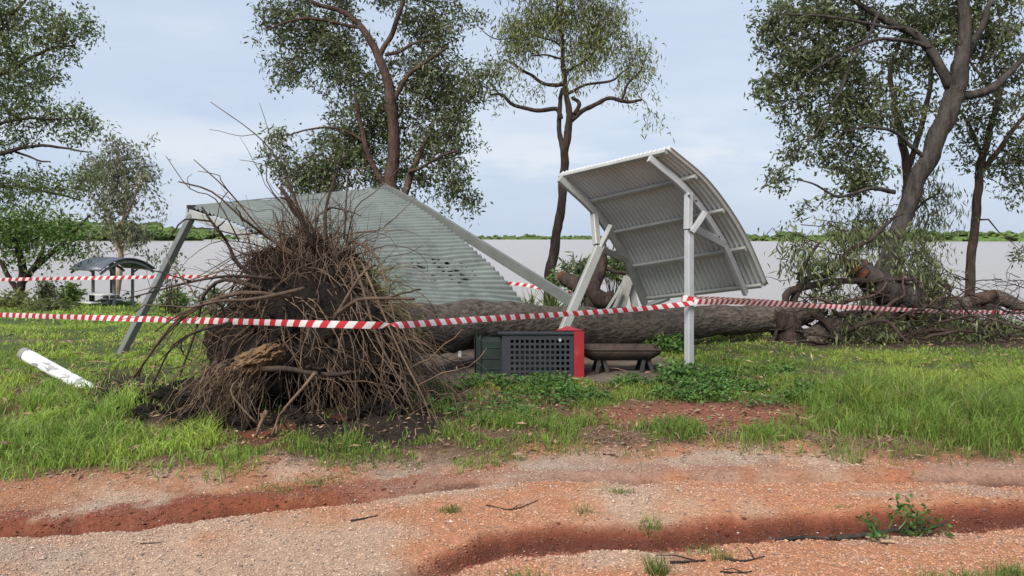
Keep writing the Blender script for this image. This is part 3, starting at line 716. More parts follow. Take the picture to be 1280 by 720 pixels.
# ------------------------------------------------------------------ the fallen tree
AX = unit(np.array([0.62, 0.78, 0.0]))                       # trunk axis in plan, away from the root plate
RC = np.array([-1.98, 7.30, 0.72])                            # middle of the root mass
SD = np.array([AX[1], -AX[0], 0.0])                           # sideways on the plate
ft = thing('fallen_tree', (RC[0], RC[1], 0.0), 'huge uprooted tree lying on the crushed shelter with its root plate upended', 'tree')

# root plate of dark soil, wider at the foot
IV4, IT4 = ico(6)
def plate(v):
    q = v.copy()
    z = q[:, 2]
    wide = 1.0 + 0.32 * np.clip(-z, 0, 1) - 0.66 * np.clip(z, 0, 1) ** 1.0
    return RC + SD[None, :] * (q[:, :1] * 1.18 * wide[:, None]) + AX[None, :] * (q[:, 1:2] * 0.62 * (1 + 0.45 * np.clip(-z, 0, 1))[:, None]) + np.array([0, 0, 1.0])[None, :] * ((z + 0.16 * np.clip(z, 0, 1) ** 3)[:, None] * 0.82)
pv = plate(IV4)
disp = np.array([mnoise.fractal(Vector(p) * 1.6, 1.0, 2.0, 5) * 0.17 + mnoise.fractal(Vector(p) * 6.0, 0.8, 2.1, 4) * 0.06 + mnoise.turbulence(Vector(p) * 16, 2, True) * 0.03 for p in pv])
pn = unit(pv - RC)
pv = pv + pn * disp[:, None]
obj('root_soil', pv, M['soil'], ft, smooth=False, T=IT4)
# pale clay lump stuck between the roots
cl_c = P(318, 452, 6.25)
cv = IV4[:, :]; IV3, IT3 = ico(5)
cd = np.array([mnoise.fractal(Vector(p) * 2.2 + Vector((5, 1, 2)), 1, 2, 5) for p in IV3])
cf = np.array([mnoise.fractal(Vector(p) * 6, .7, 2, 5) for p in IV3])
cvv = IV3 * [0.25, 0.17, 0.09] * (1 + 0.25 * cd + 0.16 * cf)[:, None]
ca, sa = math.cos(R(24)), math.sin(R(24))
cvv = np.stack([cvv[:, 0] * ca - cvv[:, 2] * sa, cvv[:, 1], cvv[:, 0] * sa + cvv[:, 2] * ca], 1) + cl_c
c_ = obj('clay_lump', cvv, M['clay'], ft, T=IT3); c_['label'] = 'tan lump of clay clinging to the roots'

def walk(start, d, length, n, g, grav=0.0, wig=0.28, up=0.0):
    p = np.array(start, float); d = unit(np.array(d, float)); st = length / n; o = [p.copy()]
    for i in range(n):
        d = unit(d + g.normal(0, wig, 3) + np.array([0, 0, -grav + up]))
        p = p + d * st
        if p[2] < 0.03: p[2] = 0.03 + g.random() * 0.03; d[2] = abs(d[2]) * 0.2
        o.append(p.copy())
    return np.array(o)

rmats = [M['root'], M['root'], M['root_pale'], M['root_dark'], M['root_dark']]
gR = np.random.default_rng(77)
def add_root(pts, r0, r1, mt, fork=1, sides=6, m=3):
    mb = MB(); p_ = cr(pts, m); r0 *= 0.66; r1 *= 0.8
    rr = r0 + (r1 - r0) * np.linspace(0, 1, len(p_)) ** 0.75
    mb.tube(p_, rr, sides, rough=0.12, seed=int(gR.integers(1e6)))
    for _ in range(fork):
        k = int(gR.integers(len(p_) // 3, len(p_) - 2))
        dv = unit(p_[k + 1] - p_[k]) + gR.normal(0, 0.55, 3)
        L_ = np.linalg.norm(p_[-1] - p_[0]) * (0.25 + 0.3 * gR.random())
        q = walk(p_[k], dv, L_, 6, gR, 0.06, 0.22)
        mb.tube(q, np.linspace(rr[k] * 0.7, r1 * 0.7, len(q)), 5, rough=0.1, seed=int(gR.integers(1e6)))
    return obj('root', mb, mt, ft, smooth=True)

# roots drawn after the photograph: (px, py, depth) chains with start radius
hand = [
    ([(400, 320, 7.0), (372, 262, 6.9), (350, 205, 6.8), (318, 168, 6.75), (262, 128, 6.7)], .022, .004, 'root'),
    ([(396, 318, 6.9), (372, 268, 6.8), (352, 235, 6.75)], .035, .022, 'root_dark'),
    ([(408, 318, 7.1), (408, 262, 7.1), (420, 215, 7.1), (428, 190, 7.0)], .035, .006, 'root_dark'),
    ([(380, 325, 6.9), (340, 300, 6.8), (300, 270, 6.6), (265, 240, 6.5), (226, 228, 6.4)], .026, .008, 'root'),
    ([(376, 328, 6.8), (330, 290, 6.7), (285, 240, 6.6), (242, 200, 6.5)], .022, .005, 'root'),
    ([(340, 350, 6.9), (300, 330, 6.8), (282, 300, 6.75), (262, 275, 6.7), (250, 258, 6.7)], .035, .012, 'root_dark'),
    ([(350, 350, 6.6), (290, 345, 6.4), (240, 352, 6.4), (200, 362, 6.5), (160, 372, 6.6)], .03, .007, 'root_dark'),
    ([(365, 370, 6.4), (300, 368, 6.2), (245, 385, 6.1), (205, 420, 6.2), (168, 470, 6.4)], .035, .012, 'root'),
    ([(380, 362, 6.3), (320, 372, 6.1), (270, 376, 6.0), (228, 392, 6.0), (195, 415, 6.1)], .03, .008, 'root'),
    ([(330, 395, 6.4), (270, 408, 6.2), (220, 430, 6.2), (190, 480, 6.3)], .025, .008, 'root_dark'),
    ([(330, 360, 6.7), (280, 350, 6.9), (252, 372, 7.0), (245, 410, 7.1), (225, 470, 7.0)], .035, .012, 'root_dark'),
    ([(420, 395, 6.25), (440, 380, 6.1), (455, 374, 6.0), (490, 373, 6.0), (520, 374, 6.0)], .032, .014, 'root'),
    ([(415, 400, 6.2), (450, 345, 6.25), (470, 330, 6.4)], .026, .012, 'root'),
    ([(330, 462, 6.1), (360, 462, 6.0), (390, 468, 5.95), (420, 470, 5.95), (440, 466, 5.95)], .04, .018, 'root_dark'),
    ([(395, 466, 5.95), (378, 485, 5.9), (355, 510, 5.85), (345, 530, 5.85), (340, 545, 5.85)], .024, .010, 'root_pale'),
    ([(300, 470, 6.0), (288, 488, 5.95), (300, 508, 5.9), (320, 528, 5.9)], .014, .008, 'root_pale'),
    ([(440, 320, 6.9), (455, 360, 6.5), (470, 420, 6.2), (495, 470, 6.1), (520, 520, 6.05)], .022, .010, 'root'),
    ([(455, 330, 6.8), (475, 380, 6.5), (500, 440, 6.3), (528, 500, 6.15), (540, 535, 6.1)], .018, .008, 'root_pale'),
    ([(440, 300, 7.1), (470, 320, 6.9), (485, 370, 6.6), (500, 425, 6.4), (525, 480, 6.3)], .02, .008, 'root'),
    ([(430, 305, 7.2), (445, 260, 7.1), (470, 240, 7.0), (500, 210, 7.0)], .014, .004, 'root'),
    ([(435, 305, 7.2), (455, 290, 7.1), (480, 285, 7.0), (520, 250, 7.0)], .012, .004, 'root'),
    ([(375, 310, 7.1), (365, 270, 7.1), (335, 225, 7.0), (338, 180, 7.0), (325, 130, 7.0)], .014, .003, 'root'),
    ([(385, 310, 7.1), (378, 270, 7.1), (362, 230, 7.0), (355, 185, 7.0)], .012, .003, 'root'),
    ([(430, 300, 7.1), (432, 250, 7.1), (438, 215, 7.05), (452, 212, 7.0), (470, 206, 7.0)], .016, .005, 'root'),
    ([(318, 545, 5.8), (322, 530, 5.8), (330, 512, 5.85)], .018, .022, 'root_pale'),
    ([(310, 330, 7.0), (290, 360, 7.2), (270, 400, 7.3), (262, 440, 7.2)], .02, .008, 'root_dark'),
    ([(300, 300, 6.9), (270, 250, 6.8), (235, 235, 6.7), (208, 195, 6.7)], .012, .004, 'root'),
]
for ch, r0, r1, mn in hand:
    pts = np.array([P(*c) for c in ch])
    add_root(wob(pts, 0.03, r0 * 100), r0, r1, M[mn], fork=2 if r0 > 0.015 else 1)
# further single roots growing out of the soil all over its face
VD = unit(RC - np.array([0, 0, CZ]))
cand = np.where((pn @ -VD > -0.25))[0]
cnt = 0
for k in range(265):
    i = int(gR.choice(cand)); s = pv[i]; nrm = pn[i]
    zrel = (s[2] - RC[2])
    side = np.dot(s - RC, SD)
    if zrel > 0.38:
        d = nrm * 0.5 + np.array([-0.15, -0.1, 1.0]) + gR.normal(0, 0.35, 3); L_ = 0.3 + 0.75 * gR.random() ** 1.8; gv = -0.02; r0 = 0.0045 + 0.0075 * gR.random() ** 2
    elif side > 0.25:
        d = nrm * 0.7 + np.array([0.15, -0.1, -0.5]) + gR.normal(0, 0.3, 3); L_ = 0.5 + 0.8 * gR.random(); gv = 0.16; r0 = 0.0045 + 0.0075 * gR.random() ** 2
    else:
        d = nrm * 0.8 + np.array([-0.5, -0.1, -0.05]) + gR.normal(0, 0.4, 3); L_ = 0.4 + 0.9 * gR.random(); gv = 0.12; r0 = 0.0045 + 0.010 * gR.random() ** 2
    pts = walk(s - nrm * 0.06, d, L_, 8, gR, gv, 0.30)
    add_root(pts, r0, 0.003, rmats[int(gR.integers(5))], fork=1, sides=5, m=2)
topc = np.where((pn @ -VD > -0.4) & (pv[:, 2] > RC[2] + 0.45))[0]
# fine hair roots, too many to tell apart
fine = [MB(), MB()]
for k in range(1150):
    i = int(gR.choice(cand)); s = pv[i]; nrm = pn[i]
    up_ = (s[2] - RC[2]) > 0.42
    d = nrm * 0.6 + np.array([0, 0, 0.6 if up_ else -0.4]) + gR.normal(0, 0.6, 3)
    p_ = walk(s - nrm * 0.03, d, 0.15 + 0.55 * gR.random() ** 1.6, 5, gR, 0.0 if up_ else 0.22, 0.3)
    fine[k % 2].tube(p_, np.linspace(0.0045, 0.0018, len(p_)), 3, cap=False)
face = np.where((pn @ -VD > 0.0) & (pv[:, 2] > RC[2] - 0.2))[0]
for k in range(200):                                     # roots draped down over the face
    i = int(gR.choice(face)); s = pv[i]; sdv = 1.0 if s[0] > RC[0] - .1 else -1.0
    p_ = walk(s - pn[i] * .02, pn[i] * .55 + np.array([.25 * sdv, -.05, -.25]) + gR.normal(0, .3, 3), 0.4 + 0.7 * gR.random(), 8, gR, .22, .16)
    fine[k % 2].tube(p_, np.linspace(0.0065, 0.002, len(p_)), 4, cap=False)
for k in range(48):                                      # thin upright fan on the crest
    i = int(gR.choice(topc)); s = pv[i]
    p_ = walk(s - pn[i] * .03, np.array([(s[0] - RC[0]) * .5, -.1, 1.0]) + gR.normal(0, .2, 3), 0.25 + 0.6 * gR.random() ** 1.8, 6, gR, -.01, .14)
    fine[k % 2].tube(p_, np.linspace(0.0055, 0.0018, len(p_)), 4, cap=False)
for k in range(160):                                     # the fringe hanging from the clay lump
    s = cl_c + np.array([gR.uniform(-0.38, 0.1), gR.uniform(-0.2, 0), gR.uniform(-0.16, 0.02)])
    p_ = walk(s, np.array([-0.4, -0.2, -0.7]) + gR.normal(0, 0.5, 3), 0.2 + 0.4 * gR.random(), 6, gR, 0.15, 0.25)
    fine[1].tube(p_, np.linspace(0.005, 0.002, len(p_)), 3, cap=False)
for mb_, mm in zip(fine, (M['root'], M['root_pale'])):
    o_ = obj('hair_roots', mb_, mm, ft); o_['kind'] = 'stuff'
# turf still hanging on the far rim of the plate
pts = []
for k in range(900):
    a = gR.uniform(-1.2, 1.0); rr = 1.0
    z = RC[2] + 0.75 * math.sin(a) - 0.0
    base = RC + SD * (0.95 * math.cos(a) + gR.normal(0, .05)) + AX * gR.uniform(0.15, 0.6)
    base = base + np.array([0, 0, z - RC[2]])
    pts.append(base)
pts = np.array(pts)
V, T = leaf_arrays(pts, unit(SD + gR.normal(0, 0.5, pts.shape) + np.array([0, 0, -0.3])), unit(gR.normal(0, 1, pts.shape)), 0.08 + 0.1 * gR.random(len(pts)), np.full(len(pts), 0.008))
o_ = obj('turf_fringe', V, M['leaf_olive'], ft, T=T); o_['kind'] = 'stuff'

# trunk
tpts = [(430, 425, 36, 7.6), (500, 412, 35, 8.3), (560, 408, 34, 8.9), (620, 407, 33, 9.5), (700, 411, 30, 10.2), (780, 410, 27, 10.7), (860, 404, 23, 11.1), (930, 399, 20, 11.4), (985, 396, 18, 11.6)]
p_, r_ = pxpath(tpts, 9, 14)
r_ = r_ * 0.92
tb = MB().tube(wob(p_, 0.03, 3), r_, 30, rough=0.02, seed=4)
V, T, Q = tb.arrays()
dz = np.array([mnoise.fractal(Vector(v) * 2.0, 1, 2, 4) * 0.03 + mnoise.turbulence(Vector(v) * 9, 3, False) * 0.012 for v in V])
V = V + unit(V - np.repeat(np.vstack([p_, p_[:1]]), 30, 0)[:len(V)]) * dz[:, None]
obj('trunk', V, M['bark_fallen'], ft, smooth=True, T=T, Q=Q)
def limb(rows, Y0=12, mt='bark_fallen', m=6, sides=9):
    p_, r_ = pxpath(rows, Y0, m)
    if rows[0][2] < 8: r_ = r_ * 0.78
    return obj('limb', MB().tube(wob(p_, 0.03, rows[0][0]), r_, sides, rough=0.10, seed=int(rows[0][0])), M[mt], ft, smooth=True)
limb([(960, 394, 16, 11.5), (980, 405, 19, 11.5), (986, 425, 18, 11.45), (985, 446, 19, 11.4)], mt='bark_dark', m=8, sides=16)
limb([(985, 396, 17, 11.6), (1010, 392, 12, 11.8), (1030, 388, 8, 12)])
limb([(985, 448, 14, 11.2), (1010, 428, 15, 11.5), (1045, 408, 15, 12), (1090, 398, 14, 12.4), (1140, 396, 13, 12.8), (1180, 385, 12, 13), (1215, 378, 11, 13), (1245, 373, 10, 12.9), (1275, 384, 8, 12.8), (1310, 400, 6, 12.7)])
snapped = limb([(1170, 396, 16, 12.8), (1140, 378, 22, 12.6), (1108, 362, 21, 12.4), (1085, 346, 17, 12.3), (1070, 336, 14, 12.3)], mt='bark_grey')
tornp = [P(1074, 340, 12.28), P(1064, 332, 12.25), P(1057, 326, 12.2)]
o_ = obj('torn_end', MB().tube(cr(tornp, 4), np.linspace(.17, .05, 9) * np.array([1, 1, .95, 1.05, .9, 1, .8, .9, .6]), 13, rough=0.5, seed=9), M['wood_red'], snapped); o_['label'] = 'splintered red wood at the snapped end of a limb'
limb([(1215, 376, 8, 12.9), (1235, 371, 8, 12.8), (1248, 367, 5, 12.75)], mt='bark_brown')
limb([(982, 388, 5, 11.6), (984, 368, 6, 11.6), (1000, 360, 6, 11.7), (1030, 355, 5.5, 11.8), (1070, 352, 5, 12), (1120, 350, 4, 12.2), (1150, 348, 2, 12.3)], mt='bark_dark')
limb([(990, 378, 6, 11.7), (1000, 355, 6, 11.7), (1012, 348, 5, 11.8), (1040, 340, 4.5, 11.9), (1060, 315, 4, 12), (1090, 297, 3, 12.1), (1120, 268, 2.2, 12.2)], mt='bark_dark')
limb([(998, 350, 4, 11.7), (1006, 330, 3.4, 11.6), (1018, 312, 2.6, 11.5), (1026, 302, 1.6, 11.5)], mt='bark_dark')
limb([(1000, 388, 6, 11.7), (1025, 398, 6, 11.6), (1045, 418, 6, 11.4), (1054, 434, 7, 11.3), (1090, 436, 5.5, 11.3), (1130, 438, 5, 11.3), (1165, 430, 3, 11.4)], mt='bark_dark')
limb([(1175, 430, 7, 12.2), (1176, 400, 7, 12.3), (1172, 370, 8, 12.4), (1170, 352, 7, 12.4)], mt='bark_dark')
limb([(1173, 358, 4, 12.4), (1184, 356, 3, 12.3), (1188, 364, 2, 12.2)], mt='bark_dark')
limb([(1150, 400, 9, 12.5), (1180, 412, 9, 12.2), (1205, 428, 8, 11.9), (1216, 442, 7, 11.6)], mt='bark_dark')
limb([(1212, 446, 8, 11.5), (1222, 428, 8, 11.7), (1240, 415, 7, 11.9), (1245, 398, 6, 12.2), (1238, 384, 6, 12.6)], mt='bark_dark')
limb([(1238, 416, 6, 11.9), (1262, 422, 5, 11.8), (1290, 428, 4, 11.7), (1320, 440, 3, 11.6)], mt='bark_dark')
limb([(1250, 405, 5, 12), (1256, 420, 5, 12), (1266, 440, 4, 11.9)], mt='bark_dark')
limb([(1200, 445, 4, 11.4), (1240, 440, 4, 11.3), (1290, 447, 3, 11.2)], mt='bark_dark')
limb([(1060, 400, 5, 12.2), (1062, 420, 4, 12), (1066, 436, 3, 11.8)], mt='bark_dark')
limb([(1100, 398, 6, 12.3), (1108, 415, 5, 12), (1112, 434, 4, 11.7)], mt='bark_dark')
limb([(935, 440, 2.5, 11), (955, 438, 3, 11.1), (968, 424, 3, 11.2), (972, 412, 2.5, 11.3)], mt='bark_dark')
gL = np.random.default_rng(5)
for k in range(34):                                       # broken limbs lying about under the crown
    s_ = P(gL.uniform(1030, 1290), gL.uniform(418, 440), gL.uniform(11.0, 12.2)); s_[2] = float(H(s_[0], s_[1])) + 0.04 + (.5 * gL.random() if k > 14 else 0)
    q = walk(s_, [gL.choice([-1, 1]) * 1.0, gL.normal(0, .3), gL.uniform(0.0, .7)], gL.uniform(.7, 1.8), 7, gL, .03, .26)
    q[:, 2] = np.maximum(q[:, 2], H(q[:, 0], q[:, 1]) + .03)
    r0 = gL.uniform(.014, .04)
    obj('limb', MB().tube(cr(q, 2), np.linspace(r0, r0 * .4, len(q) * 2 - 1), 7, rough=.14, seed=k), M['bark_dark'] if k % 3 else M['bark_brown'], ft, smooth=True)
tw = MB(); tips = []
for k in range(480):
    s_ = P(gL.uniform(985, 1310), 440 - 95 * gL.random() ** 1.7, gL.uniform(11.0, 12.8)); s_[2] = max(s_[2], float(H(s_[0], s_[1])) + 0.03)
    q = walk(s_, gL.normal(0, 1, 3) * [1, .6, .45], gL.uniform(.2, .8), 5, gL, .02, .25)
    q[:, 2] = np.maximum(q[:, 2], H(q[:, 0], q[:, 1]) + .015)
    tw.tube(q, np.linspace(gL.uniform(.005, .011), .003, len(q)), 4, cap=False)
for (cx, cy, rx, ry, n, Yc) in [(1035, 335, 40, 22, 26, 12), (1060, 300, 26, 16, 14, 12), (1120, 352, 45, 14, 14, 12.6), (1120, 415, 50, 16, 26, 12.2), (1170, 405, 34, 22, 20, 12.3), (1165, 360, 26, 20, 18, 12.5), (1225, 438, 55, 9, 22, 11.5),
                               (1000, 330, 22, 22, 12, 11.6), (1090, 435, 50, 6, 20, 11.3), (1100, 300, 40, 24, 16, 12.6), (1145, 330, 26, 30, 16, 12.8), (1040, 375, 30, 12, 14, 11.9), (978, 300, 8, 8, 3, 11.5)]:
    for _ in range(n):
        q = unit(gL.normal(0, 1, 3)) * gL.random() ** 0.5
        c = P(cx + q[0] * rx, cy + q[2] * ry, Yc + q[1] * 0.5)
        c[2] = max(c[2], float(H(c[0], c[1])) + 0.05)
        s = c + np.array([gL.normal(0, .12), gL.normal(0, .12), 0.12 + .15 * gL.random()]); s2 = s + gL.normal(0, .2, 3) + [0, 0, -.05]
        tw.tube(np.array([s2, s, (s + c) / 2 + gL.normal(0, .02, 3), c]), [.008, .006, .005, .003], 4, cap=False)
        tips += [c, (s + c) / 2, s]
o_ = obj('twig_tangle', tw, M['bark_dark'], ft); o_['kind'] = 'stuff'
V, T = leaves_at(np.array(tips), 7, 0.10, 0.15, 0.026, 1.6, gL)
o_ = obj('foliage', V, M['leaf_droop'], ft, T=T); o_['kind'] = 'stuff'

# clods of dark soil round the roots
cl = MB()
for k in range(420):
    a = gR.random() * 6.28; rr = gR.random() ** 0.5
    x = -2.15 + 1.55 * rr * math.cos(a); y = 6.65 + 0.62 * rr * math.sin(a)
    if k < 90: x = -3.25 + gR.normal(0, .35); y = 7.2 + gR.normal(0, .35)
    s = 0.02 + 0.07 * gR.random() ** 3 + (0.05 * gR.random() if k < 40 else 0)
    z = float(H(x, y))
    cl.add((IV1 * (1 + (gR.random((len(IV1), 1)) - .5) * .7)) * [s, s, s * .8] + [x, y, z + s * .2], IT1)
o_ = tag(obj('soil_clods', cl, M['soil'], None), 'scattered dark clods of earth around the upended roots', None, kind='stuff')

# ------------------------------------------------------------------ collapsed green roof (left)
A_, B_, D_, E_ = P(237, 259, 10.8), P(480, 236, 12.3), P(672, 396, 10.5), P(452, 378, 9.3)
cs = thing('collapsed_shelter', P(150, 447, 10.2) * [1, 1, 0], 'collapsed green grey corrugated shelter roof crushed under the fallen trunk', 'shelter')
def SL(u, v):
    u = np.asarray(u, float)[..., None]; v = np.asarray(v, float)[..., None]
    p = (A_ * (1 - u) + B_ * u) * (1 - v) + (E_ * (1 - u) + D_ * u) * v
    b_ = np.sin(np.pi * np.clip(v, 0, 1)) * (0.16 + 0.10 * u ** 2)
    sag = -0.10 * sstep(0.72, 1.0, u) * np.sin(np.pi * np.clip(v, 0, 1)) * 0.4
    p = p + np.concatenate([0 * u, -0.25 * b_, b_ + sag], -1)
    return p
nu, nv = 150, 382
uu, vv = np.meshgrid(np.linspace(0, 1, nu), np.linspace(0, 1, nv))
S = SL(uu, vv)
nrm = unit(np.cross(SL(uu + .01, vv) - SL(uu - .01, vv), SL(uu, vv + .01) - SL(uu, vv - .01)))
nrm *= np.sign(nrm[..., 2:3])
wave = np.sin(vv * 2 * np.pi * 38) * 0.018
buck = (fbm(uu * 3, vv * 4, 5, 4) - .5) * 0.10 * sstep(0.35, 0.8, vv) + (fbm(uu * 9, vv * 14, 6, 3) - .5) * 0.06 * ell(uu, vv, 0.66, 0.75, 0.3, 0.22, .5) + (fbm(uu * 5, vv * 1.5, 15, 3) - .5) * 0.05
S = S + nrm * (wave + buck)[..., None]
k = (np.arange(nv - 1)[:, None] * nu + np.arange(nu - 1)[None, :])
tearn = fbm(uu * 48, vv * 50, 71, 3)
tear = (ell(uu, vv, 0.70, 0.74, 0.17, 0.09, .4) * (0.6 + 0.9 * (tearn > 0.5)) > 0.75) & (np.sin(vv * 2 * np.pi * 38 + (fbm(uu * 30, vv * 3, 72, 2) - .5) * 3) < -0.55) & (tearn > 0.5)
keep = ~tear[:-1, :-1]
Q = np.stack([k, k + 1, k + nu + 1, k + nu], -1)[keep]
rs = obj('roof_sheet', S.reshape(-1, 3), M['roof_top'], cs, smooth=True, Q=Q.reshape(-1, 4))
sm = rs.modifiers.new('thickness', 'SOLIDIFY'); sm.thickness = 0.003; sm.offset = -1
lu, lv = np.meshgrid(np.linspace(.40, .97, 12), np.linspace(.5, .95, 12)); kk_ = (np.arange(11)[:, None] * 12 + np.arange(11)[None, :])
obj('shade_backing', (SL(lu, lv) + np.array([0, .03, -.10])).reshape(-1, 3), M['panel_dark'], rs, smooth=True, Q=np.stack([kk_, kk_ + 1, kk_ + 13, kk_ + 12], -1).reshape(-1, 4))  # dark sheet added under the tears to stand in for shade below the roof
t_ = np.linspace(0, 1, 12)
# barge beam down the right edge, swinging clear of the sheet towards the bottom
bp_ = cr([P(478, 234, 12.32), P(520, 256, 12.0), P(562, 282, 11.6), P(640, 331, 10.95), P(718, 379, 10.35)], 6)
obj('barge_beam', MB().beam(bp_, 0.055, 0.15, (0.15, -0.1, 1)), M['steel_green'], cs)
obj('ridge_trim', MB().beam(np.array([SL(a, 0.0) + [0, 0.03, 0.022] for a in t_]), 0.11, 0.014), M['roof_top'], cs)
fe = np.array([SL(0.0, a) for a in np.linspace(0.0, 0.95, 12)])
obj('fascia_beam', MB().beam(fe + [-0.03, -0.01, -0.085], 0.045, 0.13), M['steel'], cs)
obj('ridge_beam', MB().beam(np.array([A_ + [0.05, 0.05, -0.09], B_ + [0, 0.05, -0.09]]), 0.06, 0.12), M['steel_green'], cs)
for vm in (0.35, 0.7):
    obj('purlin', MB().beam(np.array([SL(a, vm) + [0, 0.02, -0.085] for a in np.linspace(0.02, .98, 10)]), 0.05, 0.07), M['steel'], cs)
obj('post', MB().beam(np.array([P(147, 452, 10.15), P(242, 266, 10.78)]), 0.10, 0.10, (1, -0.5, 0.3)), M['steel_green'], cs)
obj('corner_cap', MB().box(A_ + [0.02, 0.0, -0.02], (0.10, 0.10, 0.10), 0.6), M['panel_dark'], cs)

# ------------------------------------------------------------------ upended curved canopy (right)
Lc = cr([list(P(700, 216, 9.75)), list(P(745, 260, 10.0)), list(P(781, 316, 10.4)), list(P(806, 374, 10.85))], 12)
Rc = cr([list(P(838, 183, 8.35)), list(P(888, 227, 8.55)), list(P(931, 289, 8.9)), list(P(961, 356, 9.3))], 12)
def curve_at(c, s):
    s = np.clip(np.asarray(s, float), -0.02, 1.02) * (len(c) - 1)
    i = np.clip(np.floor(s).astype(int), 0, len(c) - 2); f = (s - i)[..., None]
    return c[i] * (1 - f) + c[i + 1] * f
def SR(u, s):
    u = np.asarray(u, float)[..., None]
    return curve_at(Lc, s) * (1 - u) + curve_at(Rc, s) * u
def NRr(u, s):
    u = np.asarray(u, float); s = np.asarray(s, float)
    n = unit(np.cross(SR(u + .01, s) - SR(u - .01, s), SR(u, np.minimum(s + .03, 1)) - SR(u, np.maximum(s - .03, 0))))
    sg = np.sign(np.sum(n * (np.array([0, 0, CZ - 0.6]) - SR(u, s)), -1, keepdims=True))
    return n * sg
cn = thing('curved_canopy', P(868, 470, 8.81) * [1, 1, 0], 'curved corrugated shelter canopy tipped up on bent posts above the fallen trunk', 'shelter')
nu, nv = 271, 44
uu, vv = np.meshgrid(np.linspace(0, 1, nu), np.linspace(0, 1, nv))
S = SR(uu, vv) + NRr(uu, vv) * (np.sin(uu * 2 * np.pi * 27) * 0.018)[..., None]
k = (np.arange(nv - 1)[:, None] * nu + np.arange(nu - 1)[None, :])
rs = obj('roof_sheet', S.reshape(-1, 3), M['roof_under'], cn, smooth=True, Q=np.stack([k, k + 1, k + nu + 1, k + nu], -1).reshape(-1, 4))
sm = rs.modifiers.new('thickness', 'SOLIDIFY'); sm.thickness = 0.003; sm.offset = 0
sv = np.linspace(0.0, 1.0, 22)
raf = {}
for ur, w_, h_ in ((0.035, 0.06, 0.095), (0.86, 0.05, 0.085)):
    c_ = SR(np.full(22, ur), sv); n_ = NRr(np.full(22, ur), sv)
    pts = c_ + n_ * 0.115
    obj('rafter', MB().beam(pts, w_, h_, n_), M['steel'] if ur < .5 else M['steel_pale'], cn); raf[ur] = pts
for sp_ in (0.012, 0.26, 0.51, 0.755, 0.985):
    us = np.linspace(0.0, 0.965, 10)
    c_ = SR(us, np.full(10, sp_)); n_ = NRr(us, np.full(10, sp_))
    obj('purlin', MB().beam(c_ + n_ * 0.042, 0.048, 0.05, n_), M['steel'], cn)
def px_of(p): return np.array([640 + p[..., 0] / p[..., 1] * F, HY + (CZ - p[..., 2]) / p[..., 1] * F]).T
rp_ = raf[0.86]; q = px_of(rp_)
def raf_at(c, py):
    qq = px_of(c); return np.array([np.interp(py, qq[:, 1], c[:, i]) for i in range(3)])
jt = raf_at(rp_, 243)
bx_, by_ = jt[0] - 0.02, jt[1] - 0.05
kz = CZ - (287 - HY) / F * by_
obj('post', MB().beam(np.array([(bx_, by_, -0.15), (bx_, by_, kz - 0.006)]), 0.085, 0.085, (0.5, -0.86, 0)), M['steel_pale'], cn)
obj('post_stub', MB().beam(np.array([(bx_ - 0.012, by_, kz + 0.006), (bx_ + 0.0, by_ + .02, jt[2] + 0.02)]), 0.08, 0.08, (0.5, -0.86, 0)), M['steel_pale'], cn)
obj('brace', MB().beam(np.array([(bx_ + 0.05, by_, kz + 0.02), raf_at(rp_, 305)]), 0.06, 0.085, (0, -.3, 1)), M['steel_pale'], cn)
obj('bracket', MB().beam(cr([(bx_ + 0.03, by_ - 0.02, kz - .02), (bx_ + 0.09, by_ - 0.04, kz + 0.07), (bx_ + 0.17, by_ - 0.05, kz + 0.20)], 3), 0.10, 0.06, (-0.7, 0, .5)), M['steel_pale'], cn)
jl = raf_at(raf[0.035], 268)
kp = P(749, 309, 9.72)
obj('post', MB().beam(np.array([P(689, 449, 9.45), kp]), 0.115, 0.10, (0.3, -0.9, 0.2)), M['steel'], cn)
obj('post_stub', MB().beam(np.array([P(746, 306, 9.74), jl + [-.03, 0, 0.02]]), 0.085, 0.085, (0.5, -0.86, 0)), M['steel'], cn)
obj('brace', MB().beam(np.array([kp + [0.03, 0, -.02], raf_at(raf[0.035], 326)]), 0.06, 0.08, (0, -.3, 1)), M['steel'], cn)
obj('brace', MB().beam(np.array([kp + [0.0, 0, -.03], P(764, 282, 9.8)]), 0.07, 0.06, (0, -.3, 1)), M['steel'], cn)
bolt = MB()
for p0 in (jt + [-.03, -.08, -.02], jt + [0.05, -.08, -.08], raf_at(rp_, 296) + [-.03, -.06, 0], np.array([bx_ - .02, by_ - .07, kz])):
    bolt.tube(np.array([p0, p0 + [0, -.02, 0]]), [.014, .014], 6)
obj('bolt_heads', bolt, M['panel_dark'], cn)['kind'] = 'stuff'

